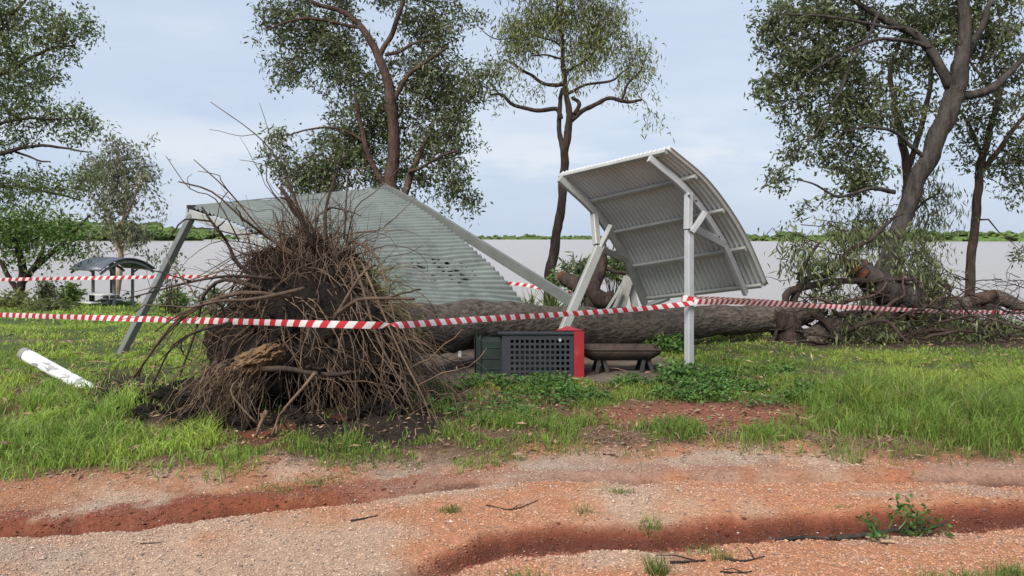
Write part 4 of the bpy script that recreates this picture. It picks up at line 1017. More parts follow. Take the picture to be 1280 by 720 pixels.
# ------------------------------------------------------------------ toppled bin enclosure, wheelie bin, trough
Yb = 8.42
x0, x1 = P(624, 0, Yb)[0], P(717, 0, Yb)[0]
zt = CZ - (415 - HY) / F * Yb
be = thing('bin_enclosure', ((x0 + x1) / 2, Yb + .3, 0.0), 'toppled dark perforated bin enclosure with red end cap', 'bin enclosure')
def perforated(name, x0, x1, z0, z1, y, th, nx, nz, hole, mx0, mx1, mz0, mz1, mt, parent):
    """sheet in the XZ plane with a grid of real square holes"""
    px_ = (x1 - x0 - mx0 - mx1) / nx; pz_ = (z1 - z0 - mz0 - mz1) / nz
    xl = [x0]; zl = [z0]
    for i in range(nx):
        c = x0 + mx0 + px_ * (i + .5); xl += [c - hole / 2, c + hole / 2]
    for i in range(nz):
        c = z0 + mz0 + pz_ * (i + .5); zl += [c - hole / 2, c + hole / 2]
    xl.append(x1); zl.append(z1)
    a, b = len(xl), len(zl)
    V = [(x, y, z) for z in zl for x in xl] + [(x, y + th, z) for z in zl for x in xl]
    Q = []; o_ = a * b
    for j in range(b - 1):
        for i in range(a - 1):
            q = [j * a + i, j * a + i + 1, (j + 1) * a + i + 1, (j + 1) * a + i]
            if i % 2 == 1 and j % 2 == 1:
                for m in range(4): Q.append((q[m], q[(m + 1) % 4], q[(m + 1) % 4] + o_, q[m] + o_))
            else:
                Q.append(q); Q.append([k + o_ for k in q[::-1]])
    rim = [i for i in range(a)] + [j * a + a - 1 for j in range(1, b)] + [(b - 1) * a + i for i in range(a - 2, -1, -1)] + [j * a for j in range(b - 2, 0, -1)]
    for m in range(len(rim)): Q.append((rim[m - 1], rim[m], rim[m] + o_, rim[m - 1] + o_))
    return obj(name, np.array(V), mt, parent, Q=Q)
z0 = 0.03
pp = perforated('perforated_panel', x0 + .03, x1, z0, zt - 0.028, Yb, 0.004, 12, 7, 0.034, 0.085, 0.035, 0.03, 0.045, M['panel_dark'], be)
obj('side_flange', MB().beam(np.array([(x0 - .015, Yb - .006, zt - .012), (x1, Yb - .006, zt - .012)]), 0.03, 0.03), M['panel_dark'], be)
obj('side_panel', MB().beam(np.array([((x0 + x1) / 2, Yb + .015, zt - .03), ((x0 + x1) / 2, Yb + .56, zt - .13)]), x1 - x0, .006), M['panel_dark'], be)
obj('back_panel', MB().box(((x0 + x1) / 2 + .02, Yb + .58, (z0 + zt) / 2 - .065), (x1 - x0 - .04, .006, zt - z0 - .15)), M['panel_dark'], be)
obj('side_panel', MB().box(((x0 + x1) / 2 + .02, Yb + .30, z0 - .004), (x1 - x0 - .04, .56, .006)), M['panel_dark'], be)
cap = MB(); xr0, xr1 = x1 + .002, P(730, 0, Yb - .02)[0]
cap.add([(xr0, Yb - .03, .012), (xr0, Yb + .62, .012), (xr0, Yb + .62, zt - .10), (xr0, Yb - .03, zt + .012),
         (xr1, Yb - .03, .012), (xr1, Yb + .62, .012), (xr1, Yb + .62, zt - .10), (xr1, Yb - .03, zt + .012)], None, [(0, 3, 2, 1), (4, 5, 6, 7), (0, 1, 5, 4), (3, 7, 6, 2), (0, 4, 7, 3), (1, 2, 6, 5)])
o_ = obj('end_cap', cap, M['panel_red'], be); o_['label'] = 'bright red end cap'
wd_ = MB().add([(x1 - .20, Yb + .10, zt + .004), (xr1, Yb + .02, zt + .014), (xr1, Yb + .5, zt - .06), (x1 - .20, Yb + .42, zt - .07), (x1 - .06, Yb + .15, zt + .05), (x1 - .06, Yb + .40, zt - .01)], [(0, 1, 4), (2, 3, 5)], [(1, 2, 5, 4), (3, 0, 4, 5)])
obj('side_panel', wd_, M['panel_red'], be)
for cx, cy in ((700, 425), (712, 470)):
    p0 = P(cx, cy, Yb - .004)
    obj('lock', MB().tube(np.array([p0, p0 + [0, -.012, 0]]), [.018, .016], 10), M['steel_pale'], pp)

wb = thing('wheelie_bin', (x0 - .05, Yb + .3, 0), 'dark green plastic wheelie bin slid half out of the toppled enclosure', 'bin')
def ring(x, hw, hz, zc, yc): return [(x, yc - hw, zc - hz), (x, yc + hw, zc - hz), (x, yc + hw, zc + hz), (x, yc - hw, zc + hz)]
body = MB(); zc, yc = 0.245, Yb + .345
Vv = ring(x0 - .24, .215, .195, zc, yc) + ring(x0 + .62, .165, .155, zc, yc)
body.add(Vv, None, [(0, 1, 2, 3), (7, 6, 5, 4), (0, 4, 5, 1), (1, 5, 6, 2), (2, 6, 7, 3), (3, 7, 4, 0)])
bd = obj('body', body, M['bin_plastic'], wb)
rim = MB()
for a, b_ in (((-.23, -.23), (.23, -.23)),):
    for y_, z_, dy, dz_ in ((-.225, 0, .02, .40), (.225, 0, .02, .40), (0, .205, .47, .02), (0, -.205, .47, .02)):
        rim.box((x0 - .235, yc + y_, zc + z_), (.05, dy, dz_))
obj('rim', rim, M['bin_plastic'], bd)
lid = MB().box((x0 - .268, yc + .0, zc + .02), (.012, .48, .44)).box((x0 - .262, yc - .235, zc + .02), (.04, .01, .44))
obj('lid', lid, M['bin_plastic'], wb)
for s_ in (-1, 1):
    c0 = np.array([x0 + .56, yc + s_ * .17, zc + .13]); obj('wheel', MB().tube(np.array([c0, c0 + [0, s_ * .04, 0]]), [.09, .09], 16), M['soot'], wb)
for s_ in (-.12, 0, .12): obj('rib', MB().beam(np.array([(x0 - .2, yc - .213 , zc + s_), (x0 + .0, yc - .203, zc + s_)]), .012, .015), M['bin_plastic'], bd)

Yt = 8.78
tx0, tx1 = P(727, 0, Yt)[0], P(822, 0, Yt)[0]; tz = CZ - (434 - HY) / F * Yt
tq = thing('trough_barbecue', ((tx0 + tx1) / 2, Yt, 0), 'rusty trough shaped barbecue on short black legs beside the toppled bin enclosure', 'barbecue')
sh = MB(); na, nl = 13, 16
Vt = []; 
for i in range(nl):
    f = i / (nl - 1); x = tx0 + (tx1 - tx0) * f
    e_ = min(f, 1 - f) * (nl - 1); sc_ = 1.0 if e_ >= 2 else (0.55 + 0.25 * e_)
    for j in range(na):
        a = math.pi * j / (na - 1)
        Vt.append((x, Yt - math.cos(a) * 0.21, tz - math.sin(a) * 0.15 * sc_))
Qt = [(i * na + j, i * na + j + 1, (i + 1) * na + j + 1, (i + 1) * na + j) for i in range(nl - 1) for j in range(na - 1)]
sh.add(Vt, None, Qt)
e0 = [i for i in range(na)]; e1 = [(nl - 1) * na + i for i in range(na)]
for e_ in (e0, e1[::-1]):
    for m_ in range(1, na - 1): sh.t.append(np.array([[e_[0], e_[m_], e_[m_ + 1]]]))
o_ = obj('trough', sh, M['rust'], tq, smooth=True); mm = o_.modifiers.new('thickness', 'SOLIDIFY'); mm.thickness = .008
obj('rim', MB().tube(np.array([(tx0, Yt - .21, tz), (tx1, Yt - .21, tz), (tx1, Yt + .21, tz), (tx0, Yt + .21, tz), (tx0, Yt - .21, tz)]), .012, 6), M['rust'], o_)
for fx in (0.25, 0.83):
    for dx_, dy_ in ((-.055, -.16), (.055, -.14), (-.05, .16), (.05, .15)):
        xc = tx0 + (tx1 - tx0) * fx
        zg = float(H(xc, Yt + dy_)) 
        obj('leg', MB().beam(np.array([(xc + dx_ * .4, Yt + dy_ * .6, tz - .10), (xc + dx_ * 1.3, Yt + dy_ * 1.1, zg - .01)]), .045, .035, (0, 1, 0)), M['soot'], tq)

# ------------------------------------------------------------------ small loose things
b0 = P(112, 487, 7.95); b1 = P(28, 441, 8.25)
wp = thing('white_bollard', (b0[0], b0[1], 0), 'chipped white bollard knocked over in the grass beside the roots', 'bollard')
ax = unit(b1 - b0)
obj('shaft', MB().tube(np.array([b0 - ax * .25, b0, (b0 + b1) / 2, b1 - ax * .07]), .066, 20), M['pole_white'], wp, smooth=True)
obj('base_ring', MB().tube(np.array([b1 - ax * .07, b1 - ax * .01, b1]), [.068, .068, .060], 20), M['concrete'], wp, smooth=False)

def plank(name, a, b_, wd, ht, mt, label, up=(0, -0.8, 0.6), cat='plank'):
    a, b_ = np.array(a), np.array(b_)
    o = obj(name, MB().beam(np.array([a, a * .6 + b_ * .4 + gR.normal(0, .006, 3), b_]), wd, ht, up), mt)
    return tag(o, label, cat)
plank('timber_plank', P(514, 477, 8.6), P(598, 453, 9.5), .05, .12, M['timber'], 'grey timber plank lying on the muddy slab beside the roots', (-.3, 0, 1))
plank('timber_offcut', P(548, 471, 8.9), P(582, 466, 9.1), .12, .03, M['timber'], 'short flat timber offcut on the muddy slab', (0, 0, 1))
plank('broken_rafter', P(758, 389, 11.6), P(783, 347, 11.8), .05, .10, M['steel_green'], 'grey green broken rafter leaning at the steepest angle in the debris under the canopy')
plank('splintered_board', P(773, 391, 11.4), P(786, 346, 11.5), .16, .04, M['timber'], 'wide splintered grey board standing in the debris under the canopy')
plank('narrow_board', P(765, 390, 11.3), P(777, 362, 11.35), .05, .03, M['timber'], 'narrow grey board in front of the wide splintered board', )
plank('upright_offcut', P(795, 390, 11.5), P(789, 356, 11.6), .10, .05, M['timber'], 'pale timber offcut leaning against the curved canopy rafter')
plank('fallen_channel', P(808, 382, 11.3), P(836, 372, 11.3), .10, .05, M['steel_green'], 'green channel section lying on the trunk below the canopy edge', (0, -.3, 1))
plank('stump_post', P(575, 450, 9.9), P(575, 432, 9.9), .045, .045, M['steel_pale'], 'small pale post stub standing on the slab below the trunk', (0, 1, 0), 'post')
for nm, rows, lab in (('snapped_log', [(703, 347, 9, 12.6), (716, 354, 11, 12.5), (735, 362, 11, 12.4), (756, 372, 9, 12.3)], 'snapped log with a red broken end behind the bent canopy post'),
                      ('split_trunk', [(738, 392, 12, 12.3), (742, 360, 10, 12.4), (750, 335, 8, 12.5), (752, 312, 7, 12.6), (753, 298, 3, 12.6)], 'upright split trunk piece behind the bent canopy post'),
                      ('twisted_log', [(748, 352, 6, 12.0), (745, 365, 10, 12.0), (756, 378, 11, 12.0), (765, 370, 8, 12.1), (772, 380, 6, 12.0)], 'twisted knobbly log among the boards under the canopy'),
                      ('thin_log', [(740, 328, 3, 12.6), (758, 336, 3, 12.5), (772, 341, 2.6, 12.4), (792, 340, 1.6, 12.3)], 'thin branch stub crossing behind the canopy braces')):
    p_, r_ = pxpath(rows, 12, 6)
    o_ = tag(obj(nm, MB().tube(wob(p_, .05, rows[0][0]), r_ * .85, 14, rough=.08, seed=rows[0][0]), M['bark_dark'], smooth=True), lab, 'log')
    if nm == 'snapped_log':
        obj('broken_face', MB().tube(cr([p_[0] + [.02, 0, 0], p_[0] - [.03, .0, -.02], p_[0] - [.08, 0, -.03]], 2), [.11, .10, .085, .07, .04], 9, rough=.2, seed=3), M['wood_red'], o_)

# barrier tape
def tape(rows, label, wid=0.062, m=14, tilt=0.0, per=0.135, seed=1, twist=()):
    a = cr([list(P(*r[:3])) for r in rows], m)
    g = np.random.default_rng(seed)
    n = len(a)
    s = np.r_[0, np.cumsum(np.linalg.norm(np.diff(a, axis=0), axis=1))]
    px = px_of(a)[:, 0]
    ang = tilt + 0.18 * np.sin(s * 1.7 + seed) + 0.12 * np.sin(s * 4.1 + seed * 2)
    for (c, w_, amt) in twist: ang = ang + amt / (1 + np.exp(-(px - c) / w_))
    tg = unit(np.gradient(a, axis=0))
    sd = unit(np.cross(tg, np.array([0, 0, 1.0])))
    up = np.cross(sd, tg)
    wv = up * np.cos(ang)[:, None] + sd * np.sin(ang)[:, None]
    rows_v = []; uvs = []
    for j, f in enumerate((-.5, 0, .5)):
        rows_v.append(a + wv * (wid * f) + sd * (0.004 if j == 1 else 0)); uvs.append(np.stack([s / per, np.full(n, f + .5)], 1))
    V = np.vstack(rows_v); UV = np.vstack(uvs)
    i = np.arange(n - 1)
    Q = np.vstack([np.stack([i + j * n, i + 1 + j * n, i + 1 + (j + 1) * n, i + (j + 1) * n], 1) for j in (0, 1)])
    return tag(obj('barrier_tape', V, M['tape'], smooth=True, Q=Q, uv=UV), label, 'tape')
tape([(-140, 388, 9.8), (0, 393.5, 8.5), (150, 398, 7.3), (300, 402, 6.2), (400, 405, 5.72), (470, 406.5, 5.75), (505, 406, 6.1), (600, 399, 6.9), (700, 393, 7.7), (800, 386, 8.3), (868, 378.5, float(by_) - .075)],
     'red and white striped tape stretched across the front of the roots to the canopy post', 0.054, twist=((488, 5, math.pi),), tilt=.1, seed=2)
tape([(866, 378, float(by_) - .08), (878, 377, float(by_) - .06), (930, 378, 9.3), (1000, 381.5, 10.1), (1080, 385, 10.9), (1160, 388.5, 11.6), (1240, 390.5, 12.2), (1340, 392, 12.9)],
     'red and white striped tape running from the canopy post across the fallen limbs', .066, per=.125, seed=5, tilt=.25)
tape([(868, 372, float(by_) + .06), (920, 374, 9.4), (985, 379, 10.3), (1060, 384, 11.1)], 'second slack strip of striped tape twisting above the one on the fallen limbs', .07, per=.125, seed=8, tilt=1.0)
tape([(-120, 351, 13.6), (0, 349.5, 13.3), (120, 347.5, 13), (262, 346, 12.8), (420, 350, 13), (560, 352, 13.2), (645, 355, 13.2), (690, 363, 13), (760, 372, 12.7)],
     'red and white striped tape strung behind the collapsed roof towards the spreading tree', .06, seed=4, tilt=.1)
wr = MB()
for kk in range(2):
    zc_ = CZ - (378.5 - HY) / F * by_ + kk * 0.03
    ringp = np.array([(bx_ + .066 * math.cos(a), by_ + .066 * math.sin(a), zc_) for a in np.linspace(0, 2 * math.pi, 5)[:-1] + .785])
ringV = []; ringUV = []
for kk, a in enumerate(np.linspace(0, 2 * math.pi, 17)):
    for z_ in (-.04, .05): ringV.append((bx_ + .085 * math.cos(a), by_ + .085 * math.sin(a), zc_ + z_ + .01 * math.sin(a * 2))); ringUV.append((kk * .25, 0 if z_ < 0 else 1))
tag(obj('tape_wrap', np.array(ringV), M['tape'], uv=np.array(ringUV), Q=[(2 * i, 2 * i + 2, 2 * i + 3, 2 * i + 1) for i in range(16)]), 'turn of striped tape wrapped around the upright canopy post', 'tape')

# ------------------------------------------------------------------ small intact picnic shelter far left, with its table
Ysh = 34.0
c0 = P(141, 0, Ysh); cx_, cy_ = c0[0], Ysh
zg = float(H(cx_, cy_)); ztop = CZ - (323 - HY) / F * Ysh
ps = thing('picnic_shelter', (cx_, cy_, zg), 'small intact picnic shelter with arched slate blue roof near the water', 'shelter')
th_ = R(-33); av = np.array([math.cos(th_), math.sin(th_), 0]); wv = np.array([-math.sin(th_), math.cos(th_), 0])
LEN, WID, RISE = 2.5, 2.5, 0.5
na = 15; Vv = []
for e_ in (-1, 1):
    for j in range(na):
        f = j / (na - 1) * 2 - 1
        Vv.append(np.array([cx_, cy_, 0]) + av * e_ * LEN / 2 + wv * f * WID / 2 + np.array([0, 0, ztop - RISE * f * f]))
o_ = obj('roof', np.array(Vv), M['roof_blue'], ps, smooth=True, Q=[(j, j + 1, na + j + 1, na + j) for j in range(na - 1)])
mm = o_.modifiers.new('thickness', 'SOLIDIFY'); mm.thickness = .05; mm.offset = -1
for e_ in (-1, 1):
    arc = np.array([np.array([cx_, cy_, 0]) + av * e_ * (LEN / 2 - .06) + wv * f * WID / 2 * .97 + np.array([0, 0, ztop - RISE * f * f - .13]) for f in np.linspace(-1, 1, 13)])
    obj('arched_rafter', MB().beam(arc, .08, .10), M['steel_green'], ps)
    for s_ in (-1, 1):
        b = np.array([cx_, cy_, 0]) + av * e_ * .85 + wv * s_ * .42
        obj('post', MB().beam(np.array([(b[0], b[1], zg - .2), (b[0], b[1], ztop - .2)]), .11, .11, (0, 1, 0)), M['steel_green'], ps)
        obj('brace', MB().beam(np.array([(b[0], b[1], ztop - .65), (b + av * e_ * .28 + wv * s_ * .35 + [0, 0, ztop - .26])]), .07, .07, (0, 1, 0)), M['steel_green'], ps)
tb_ = thing('picnic_table', (cx_ - .4, cy_ - .3, zg), 'pale metal picnic table under the small intact picnic shelter', 'table')
tc_ = np.array([cx_ - .35, cy_ - .5, 0])
for k_, (off, hh, ww) in enumerate(((0, .75, .75), (-.72, .45, .28), (.72, .45, .28))):
    c1 = tc_ + wv * off + [0, 0, zg + hh]
    obj('table_top' if k_ == 0 else 'bench_seat', MB().beam(np.array([c1 - av * .95, c1 + av * .95]), ww, .05), M['alu'], tb_)
for e_ in (-.7, .7):
    c1 = tc_ + av * e_
    obj('leg_frame', MB().beam(np.array([c1 + [0, 0, zg - .05], c1 + [0, 0, zg + .72]]), .08, .08, (0, 1, 0)).beam(np.array([c1 - wv * .75 + [0, 0, zg + .38], c1 + wv * .75 + [0, 0, zg + .38]]), .06, .06), M['steel_green'], tb_)

# ------------------------------------------------------------------ shrubs and strappy plants
def shrub(name, label, px, py, Yd, rx, ry, leaf, ls=(0.09, 0.05), n=40, per=14, seed=1, droop=.2, stems=7, cat='shrub', bare=False):
    g = np.random.default_rng(seed); c = P(px, py, Yd); zb = float(H(c[0], c[1]))
    sx, sz = rx / F * Yd, ry / F * Yd
    root = thing(name, (c[0], c[1], zb), label, cat)
    q = unit(g.normal(0, 1, (n, 3))) * (g.random((n, 1)) ** .4)
    tips = c + q * np.array([sx, sx * .7, sz]); tips[:, 2] = np.maximum(tips[:, 2], zb + .08)
    st = MB()
    for t_ in tips[:max(stems, n // 2)]:
        b = np.array([c[0] + g.normal(0, sx * .3), c[1] + g.normal(0, sx * .2), zb - .02])
        st.tube(np.array([b, (b * .5 + t_ * .5) + g.normal(0, sx * .12, 3), t_]), [.012, .009, .004], 4, cap=False)
    obj('stems', st, M['bark_dark'], root)['kind'] = 'stuff'
    if not bare:
        V, T = leaves_at(tips, per, max(.07, min(sx, sz) * .28), ls[0], ls[1], droop, g)
        obj('foliage', V, leaf, root, T=T)['kind'] = 'stuff'
    return root
shrub('waterside_shrub', 'bright leafy shrub at the bank beside the small picnic shelter', 88, 368, 33, 16, 14, M['leaf_bright'], (.22, .11), 50, 10, 1)
shrub('waterside_shrub', 'darker leafy shrub below the low spreading tree', 58, 366, 30, 12, 18, M['leaf_dark'], (.2, .1), 40, 10, 2)
shrub('waterside_shrub', 'low olive shrub in front of the low spreading tree', 15, 374, 29, 26, 11, M['leaf_olive'], (.2, .07), 50, 10, 3)
shrub('brush_pile', 'grey brush pile of dead twigs left of the leafy bank shrub', 60, 382, 27, 40, 8, M['leaf_olive'], (.2, .07), 130, 2, 4, bare=False)
shrub('waterside_shrub', 'low green shrub behind the picnic table', 150, 378, 36, 26, 10, M['leaf_bright'], (.22, .1), 40, 10, 5)
shrub('sapling', 'slim young sapling behind the leaning grey post', 214, 335, 22, 13, 34, M['leaf_mid'], (.12, .045), 26, 9, 6)
shrub('waterside_shrub', 'green shrub at the foot of the slim sapling', 222, 372, 26, 26, 13, M['leaf_bright'], (.18, .08), 50, 10, 7)
shrub('waterside_shrub', 'low weedy shrub showing through the thin left roots', 268, 372, 24, 22, 10, M['leaf_mid'], (.16, .07), 40, 10, 17)
shrub('broadleaf_weed', 'leafy green weed growing against the trunk behind the barbecue', 838, 436, 10.3, 26, 14, M['weed'], (.075, .045), 44, 16, 8)
shrub('broadleaf_weed', 'low leafy weed clump at the foot of the upright canopy post', 852, 487, 8.3, 26, 10, M['weed'], (.06, .035), 44, 16, 9)
shrub('scrub_clump', 'brownish scrub under the trunk beside the dark fork', 915, 432, 12.2, 44, 13, M['leaf_olive'], (.14, .02), 70, 12, 10, droop=-.6)
shrub('scrub_clump', 'dense scrub under the fallen limbs behind the tall grass', 1130, 434, 12.8, 70, 9, M['leaf_dark'], (.12, .03), 60, 9, 12)
shrub('scrub_clump', 'scrub growing at the foot of the straight brown trunked tree', 1215, 425, 14.5, 50, 14, M['leaf_mid'], (.13, .04), 60, 12, 13)
shrub('scrub_clump', 'light scrub on the bank beyond the end of the tape', 1275, 412, 17, 40, 12, M['leaf_olive'], (.16, .03), 40, 12, 14)
shrub('waterside_shrub', 'leafy green shrub between the slender gum and the bent canopy post', 724, 345, 14.5, 22, 22, M['leaf_dark'], (.2, .05), 44, 12, 15)
shrub('waterside_shrub', 'green shrub behind the braces under the curved canopy', 768, 332, 14.0, 20, 18, M['leaf_mid'], (.2, .04), 44, 12, 16)
shrub('waterside_shrub', 'small pale green shrub at the foot of the slender gum', 694, 352, 17, 10, 14, M['leaf_bright'], (.12, .05), 20, 12, 18)

def strappy(label, px, py, Yd, n, ln, wd, mt, seed):
    g = np.random.default_rng(seed); c = P(px, py, Yd); zb = c[2]
    root = thing('strappy_plant', (c[0], c[1], zb), label, 'plant')
    V = []; T = []
    for k in range(n):
        a = g.random() * 6.28; el = g.uniform(.5, 1.4); L_ = ln * (.6 + .6 * g.random())
        d = np.array([math.cos(a) * math.cos(el), math.sin(a) * math.cos(el), math.sin(el)]); s = unit(np.cross(d, [0, 0, 1.0]))
        p = np.array([c[0], c[1], zb]) + g.normal(0, .05, 3) * [1, 1, 0]; b = len(V)
        for i in range(6):
            w_ = wd * (1 - (i / 5) ** 2) + .002
            V += [p - s * w_ / 2, p + s * w_ / 2]
            d = unit(d + np.array([0, 0, -.20])); p = p + d * L_ / 5
        for i in range(5): T += [(b + 2 * i, b + 2 * i + 1, b + 2 * i + 3), (b + 2 * i, b + 2 * i + 3, b + 2 * i + 2)]
    obj('blades', np.array(V), mt, root, T=T)['kind'] = 'stuff'
strappy('arching strappy plant between the collapsed roof and the bent canopy post', 690, 398, 11.8, 90, .62, .022, M['leaf_bright'], 1)
strappy('strappy plant behind the lower corner of the collapsed roof', 664, 385, 12.2, 50, .4, .02, M['leaf_olive'], 2)
strappy('tall bladed plant behind the straight brown trunked tree', 1188, 420, 13.6, 70, .7, .025, M['leaf_bright'], 3)
strappy('bladed plant right of the straight brown trunked tree', 1232, 415, 13.8, 50, .55, .022, M['leaf_mid'], 4)

# ------------------------------------------------------------------ grass
def blades(x, y, z, h, wd, lean, g, col):
    n = len(x)
    a = g.random(n) * 6.283; az = g.random(n) * 6.283
    s = np.stack([np.cos(a), np.sin(a), np.zeros(n)], 1) * (wd / 2)[:, None]
    ld = np.stack([np.cos(az), np.sin(az), np.zeros(n)], 1)
    b = np.stack([x, y, z - 0.01], 1)
    m_ = b + ld * (h * lean * 0.30)[:, None]; m_[:, 2] += h * 0.58
    t_ = b + ld * (h * lean * 0.95)[:, None]; t_[:, 2] += h * (1.0 - 0.28 * lean)
    V = np.stack([b - s, b + s, m_ - s * .8, m_ + s * .8, t_], 1).reshape(-1, 3)
    i = np.arange(n) * 5
    T = np.stack([np.stack([i, i + 1, i + 3], 1), np.stack([i, i + 3, i + 2], 1), np.stack([i + 2, i + 3, i + 4], 1)], 1).reshape(-1, 3)
    return V, T, np.repeat(col, 5, 0)

def gheight(x, y):
    px, py = pxy(x, y)
    tall = sstep(950, 1080, px) * sstep(468, 515, py)
    left = (1 - sstep(250, 340, px)) * sstep(462, 510, py)
    n = fbm(x * 1.8, y * 1.8, 101, 3)
    h = 0.04 + 0.045 * n + left * (0.03 + 0.09 * n) + tall * (0.06 + 0.24 * n)
    mid = sstep(330, 420, px) * (1 - sstep(1000, 1050, px)) * sstep(520, 560, py)
    return (h + mid * 0.10 * n) * (0.65 + 0.35 * sstep(2, 30, np.interp(px, *EDGE) - py))

def grass_zone(x0, x1, y0, y1, dens, wd, seed, hk=1.0):
    g = np.random.default_rng(seed)
    n = int((x1 - x0) * (y1 - y0) * dens)
    x = g.uniform(x0, x1, n); y = g.uniform(y0, y1, n)
    px, py = pxy(x, y)
    m, path = grassmask(x, y)
    cn_ = fbm(x * 4.2, y * 4.2, 131, 3)
    clump = 0.12 + 1.1 * sstep(0.34, 0.60, cn_)
    k = (g.random(n) < m * clump) & (px > -220) & (px < 1500)
    x, y = x[k], y[k]
    h = gheight(x, y) * (0.45 + 0.9 * g.random(len(x))) * hk * (0.6 + 0.75 * sstep(0.3, 0.7, fbm(x * 4.2, y * 4.2, 131, 3)))
    z = H(x, y)
    px, py = pxy(x, y)
    lush = fbm(x * 0.9, y * 0.9, 141, 3)[:, None]
    c1 = np.array([0.265, 0.36, 0.06]); c2 = np.array([0.175, 0.275, 0.048]); dry = np.array([0.26, 0.22, 0.10])
    col = c2 + (c1 - c2) * sstep(0.35, 0.65, lush)
    leftb = (1 - sstep(200, 420, px))[:, None]
    col = col * (1 + 0.35 * leftb)
    dr = (g.random(len(x)) < 0.11)[:, None]
    col = np.where(dr, dry, col)
    return blades(x, y, z, h, wd * (0.7 + 0.7 * g.random(len(x))), 0.25 + 0.75 * g.random(len(x)), g, col)
parts = [grass_zone(-7, 8, 4.7, 7.0, 5200, 0.0065, 1), grass_zone(-9, 10, 7.0, 10.2, 3000, 0.008, 2), grass_zone(-14, 15, 10.2, 17, 750, 0.013, 3, 1.0), grass_zone(-34, 24, 17, 45, 75, 0.04, 4, 1.8)]
for (V, T, C), nm, lab in zip(parts, ('verge_grass', 'bank_grass', 'lawn_grass', 'waterside_grass'),
        ('bright green grass along the edge of the gravel', 'green grass around the wrecked shelter', 'mown grass behind the wrecked shelter', 'rough grass sloping down to the water')):
    tag(obj(nm, V, M['grass'], T=T, col=C), lab, None, kind='stuff')

# low broad-leaved ground cover in front of the slab
g = np.random.default_rng(21)
n = 60000
x = g.uniform(-2.6, 3.2, n); y = g.uniform(5.9, 8.7, n); px, py = pxy(x, y)
m_, _p = grassmask(x, y)
patch = sstep(0.42, 0.6, fbm(x * 2.6, y * 2.6, 151, 3)) * sstep(480, 560, px) * (1 - sstep(985, 1060, px)) * (1 - sstep(520, 550, py))
k = g.random(n) < m_ * patch * 0.9
x, y = x[k], y[k]
C = np.stack([x, y, H(x, y) + 0.01 + 0.09 * g.random(len(x)) ** 1.3], 1)
V, T = leaf_arrays(C, unit(g.normal(0, 1, C.shape) * [1, 1, .35]), unit(g.normal(0, .45, C.shape) + [0, 0, 1]), .03 + .035 * g.random(len(x)), .018 + .02 * g.random(len(x)))
tag(obj('ground_cover', V, M['weed'], T=T), 'low broad leaved weeds in front of the toppled bin enclosure', None, kind='stuff')

# leaf litter on the bare soil
n = 20000
x = g.uniform(-4.5, 5, n); y = g.uniform(4.9, 8.2, n); px, py = pxy(x, y)
m_, _p = grassmask(x, y); d1, d2 = gnd(x, y)
k = (g.random(n) < (1 - m_) * sstep(0.35, 0.7, d2) * 0.45)
x, y = x[k], y[k]
C = np.stack([x, y, H(x, y) + 0.008], 1)
V, T = leaf_arrays(C, unit(g.normal(0, 1, C.shape) * [1, 1, .2]), unit(g.normal(0, .4, C.shape) + [0, 0, 1]), .03 + .05 * g.random(len(x)), .01 + .014 * g.random(len(x)))
tag(obj('leaf_litter', V, M['litter'], T=T), 'dry brown leaf litter on the bare verge', None, kind='stuff')

n = 4200
x = g.uniform(-9, 9, n); y = 5.4 + 8 * g.random(n) ** 1.3
m_, _p = grassmask(x, y); k = g.random(n) < 0.2 + 0.8 * m_; x, y = x[k], y[k]
C = np.stack([x, y, H(x, y) + 0.02 + 0.05 * g.random(len(x))], 1)
V, T = leaf_arrays(C, unit(g.normal(0, 1, C.shape) * [1, 1, .4]), unit(g.normal(0, .6, C.shape) + [0, 0, 1]), .05 + .06 * g.random(len(x)), .012 + .016 * g.random(len(x)))
mb = MB().add(V, T)
for _ in range(150):
    x_, y_ = g.uniform(-7, 8), 5.6 + 6 * g.random(); a = g.random() * 6.28; l_ = .1 + .3 * g.random()
    e0 = np.array([x_, y_, float(H(x_, y_)) + .03]); e1 = e0 + [math.cos(a) * l_, math.sin(a) * l_, .02]
    mb.tube(np.array([e0, (e0 + e1) / 2 + g.normal(0, .015, 3), e1]), [.006, .005, .003], 4, cap=False)
tag(obj('storm_litter', mb, M['litter']), 'dead leaves and small sticks blown over the grass', None, kind='stuff')

# ------------------------------------------------------------------ gravel
OV = np.array([(1, 0, 0), (-1, 0, 0), (0, 1, 0), (0, -1, 0), (0, 0, 1), (0, 0, -1)], float)
OT = np.array([(0, 2, 4), (2, 1, 4), (1, 3, 4), (3, 0, 4), (2, 0, 5), (1, 2, 5), (3, 1, 5), (0, 3, 5)])
g = np.random.default_rng(31)
n = 170000
y = 3.2 + (6.3 - 3.2) * g.random(n) ** 1.15; x = (g.random(n) * 2 - 1) * (0.82 * y + 0.4)
m_, _p = grassmask(x, y); d1, d2 = gnd(x, y)
clay = np.maximum(np.interp(x, [-1.3, -0.4, 0.3, 4], [1, .4, .15, .1]) * sstep(-0.02, 0.02, d2) * (1 - sstep(0.16, 0.3, d2)), sstep(-0.75, -0.1, x) * sstep(-0.08, 0, d1) * (1 - sstep(.08, .18, d1)))
k = (g.random(n) < (1 - m_) * (1 - 0.35 * clay) * (1 - rootsoil(x, y)) * (0.55 + 0.6 * sstep(0.3, 0.62, fbm(x * 2.4, y * 2.4, 161, 4))))
x, y = x[k][:100000], y[k][:100000]; n = len(x)
s = 0.0026 + 0.005 * g.random(n) ** 2.4 + (g.random(n) < 0.006) * 0.010 * g.random(n)
a = g.random(n) * 6.283
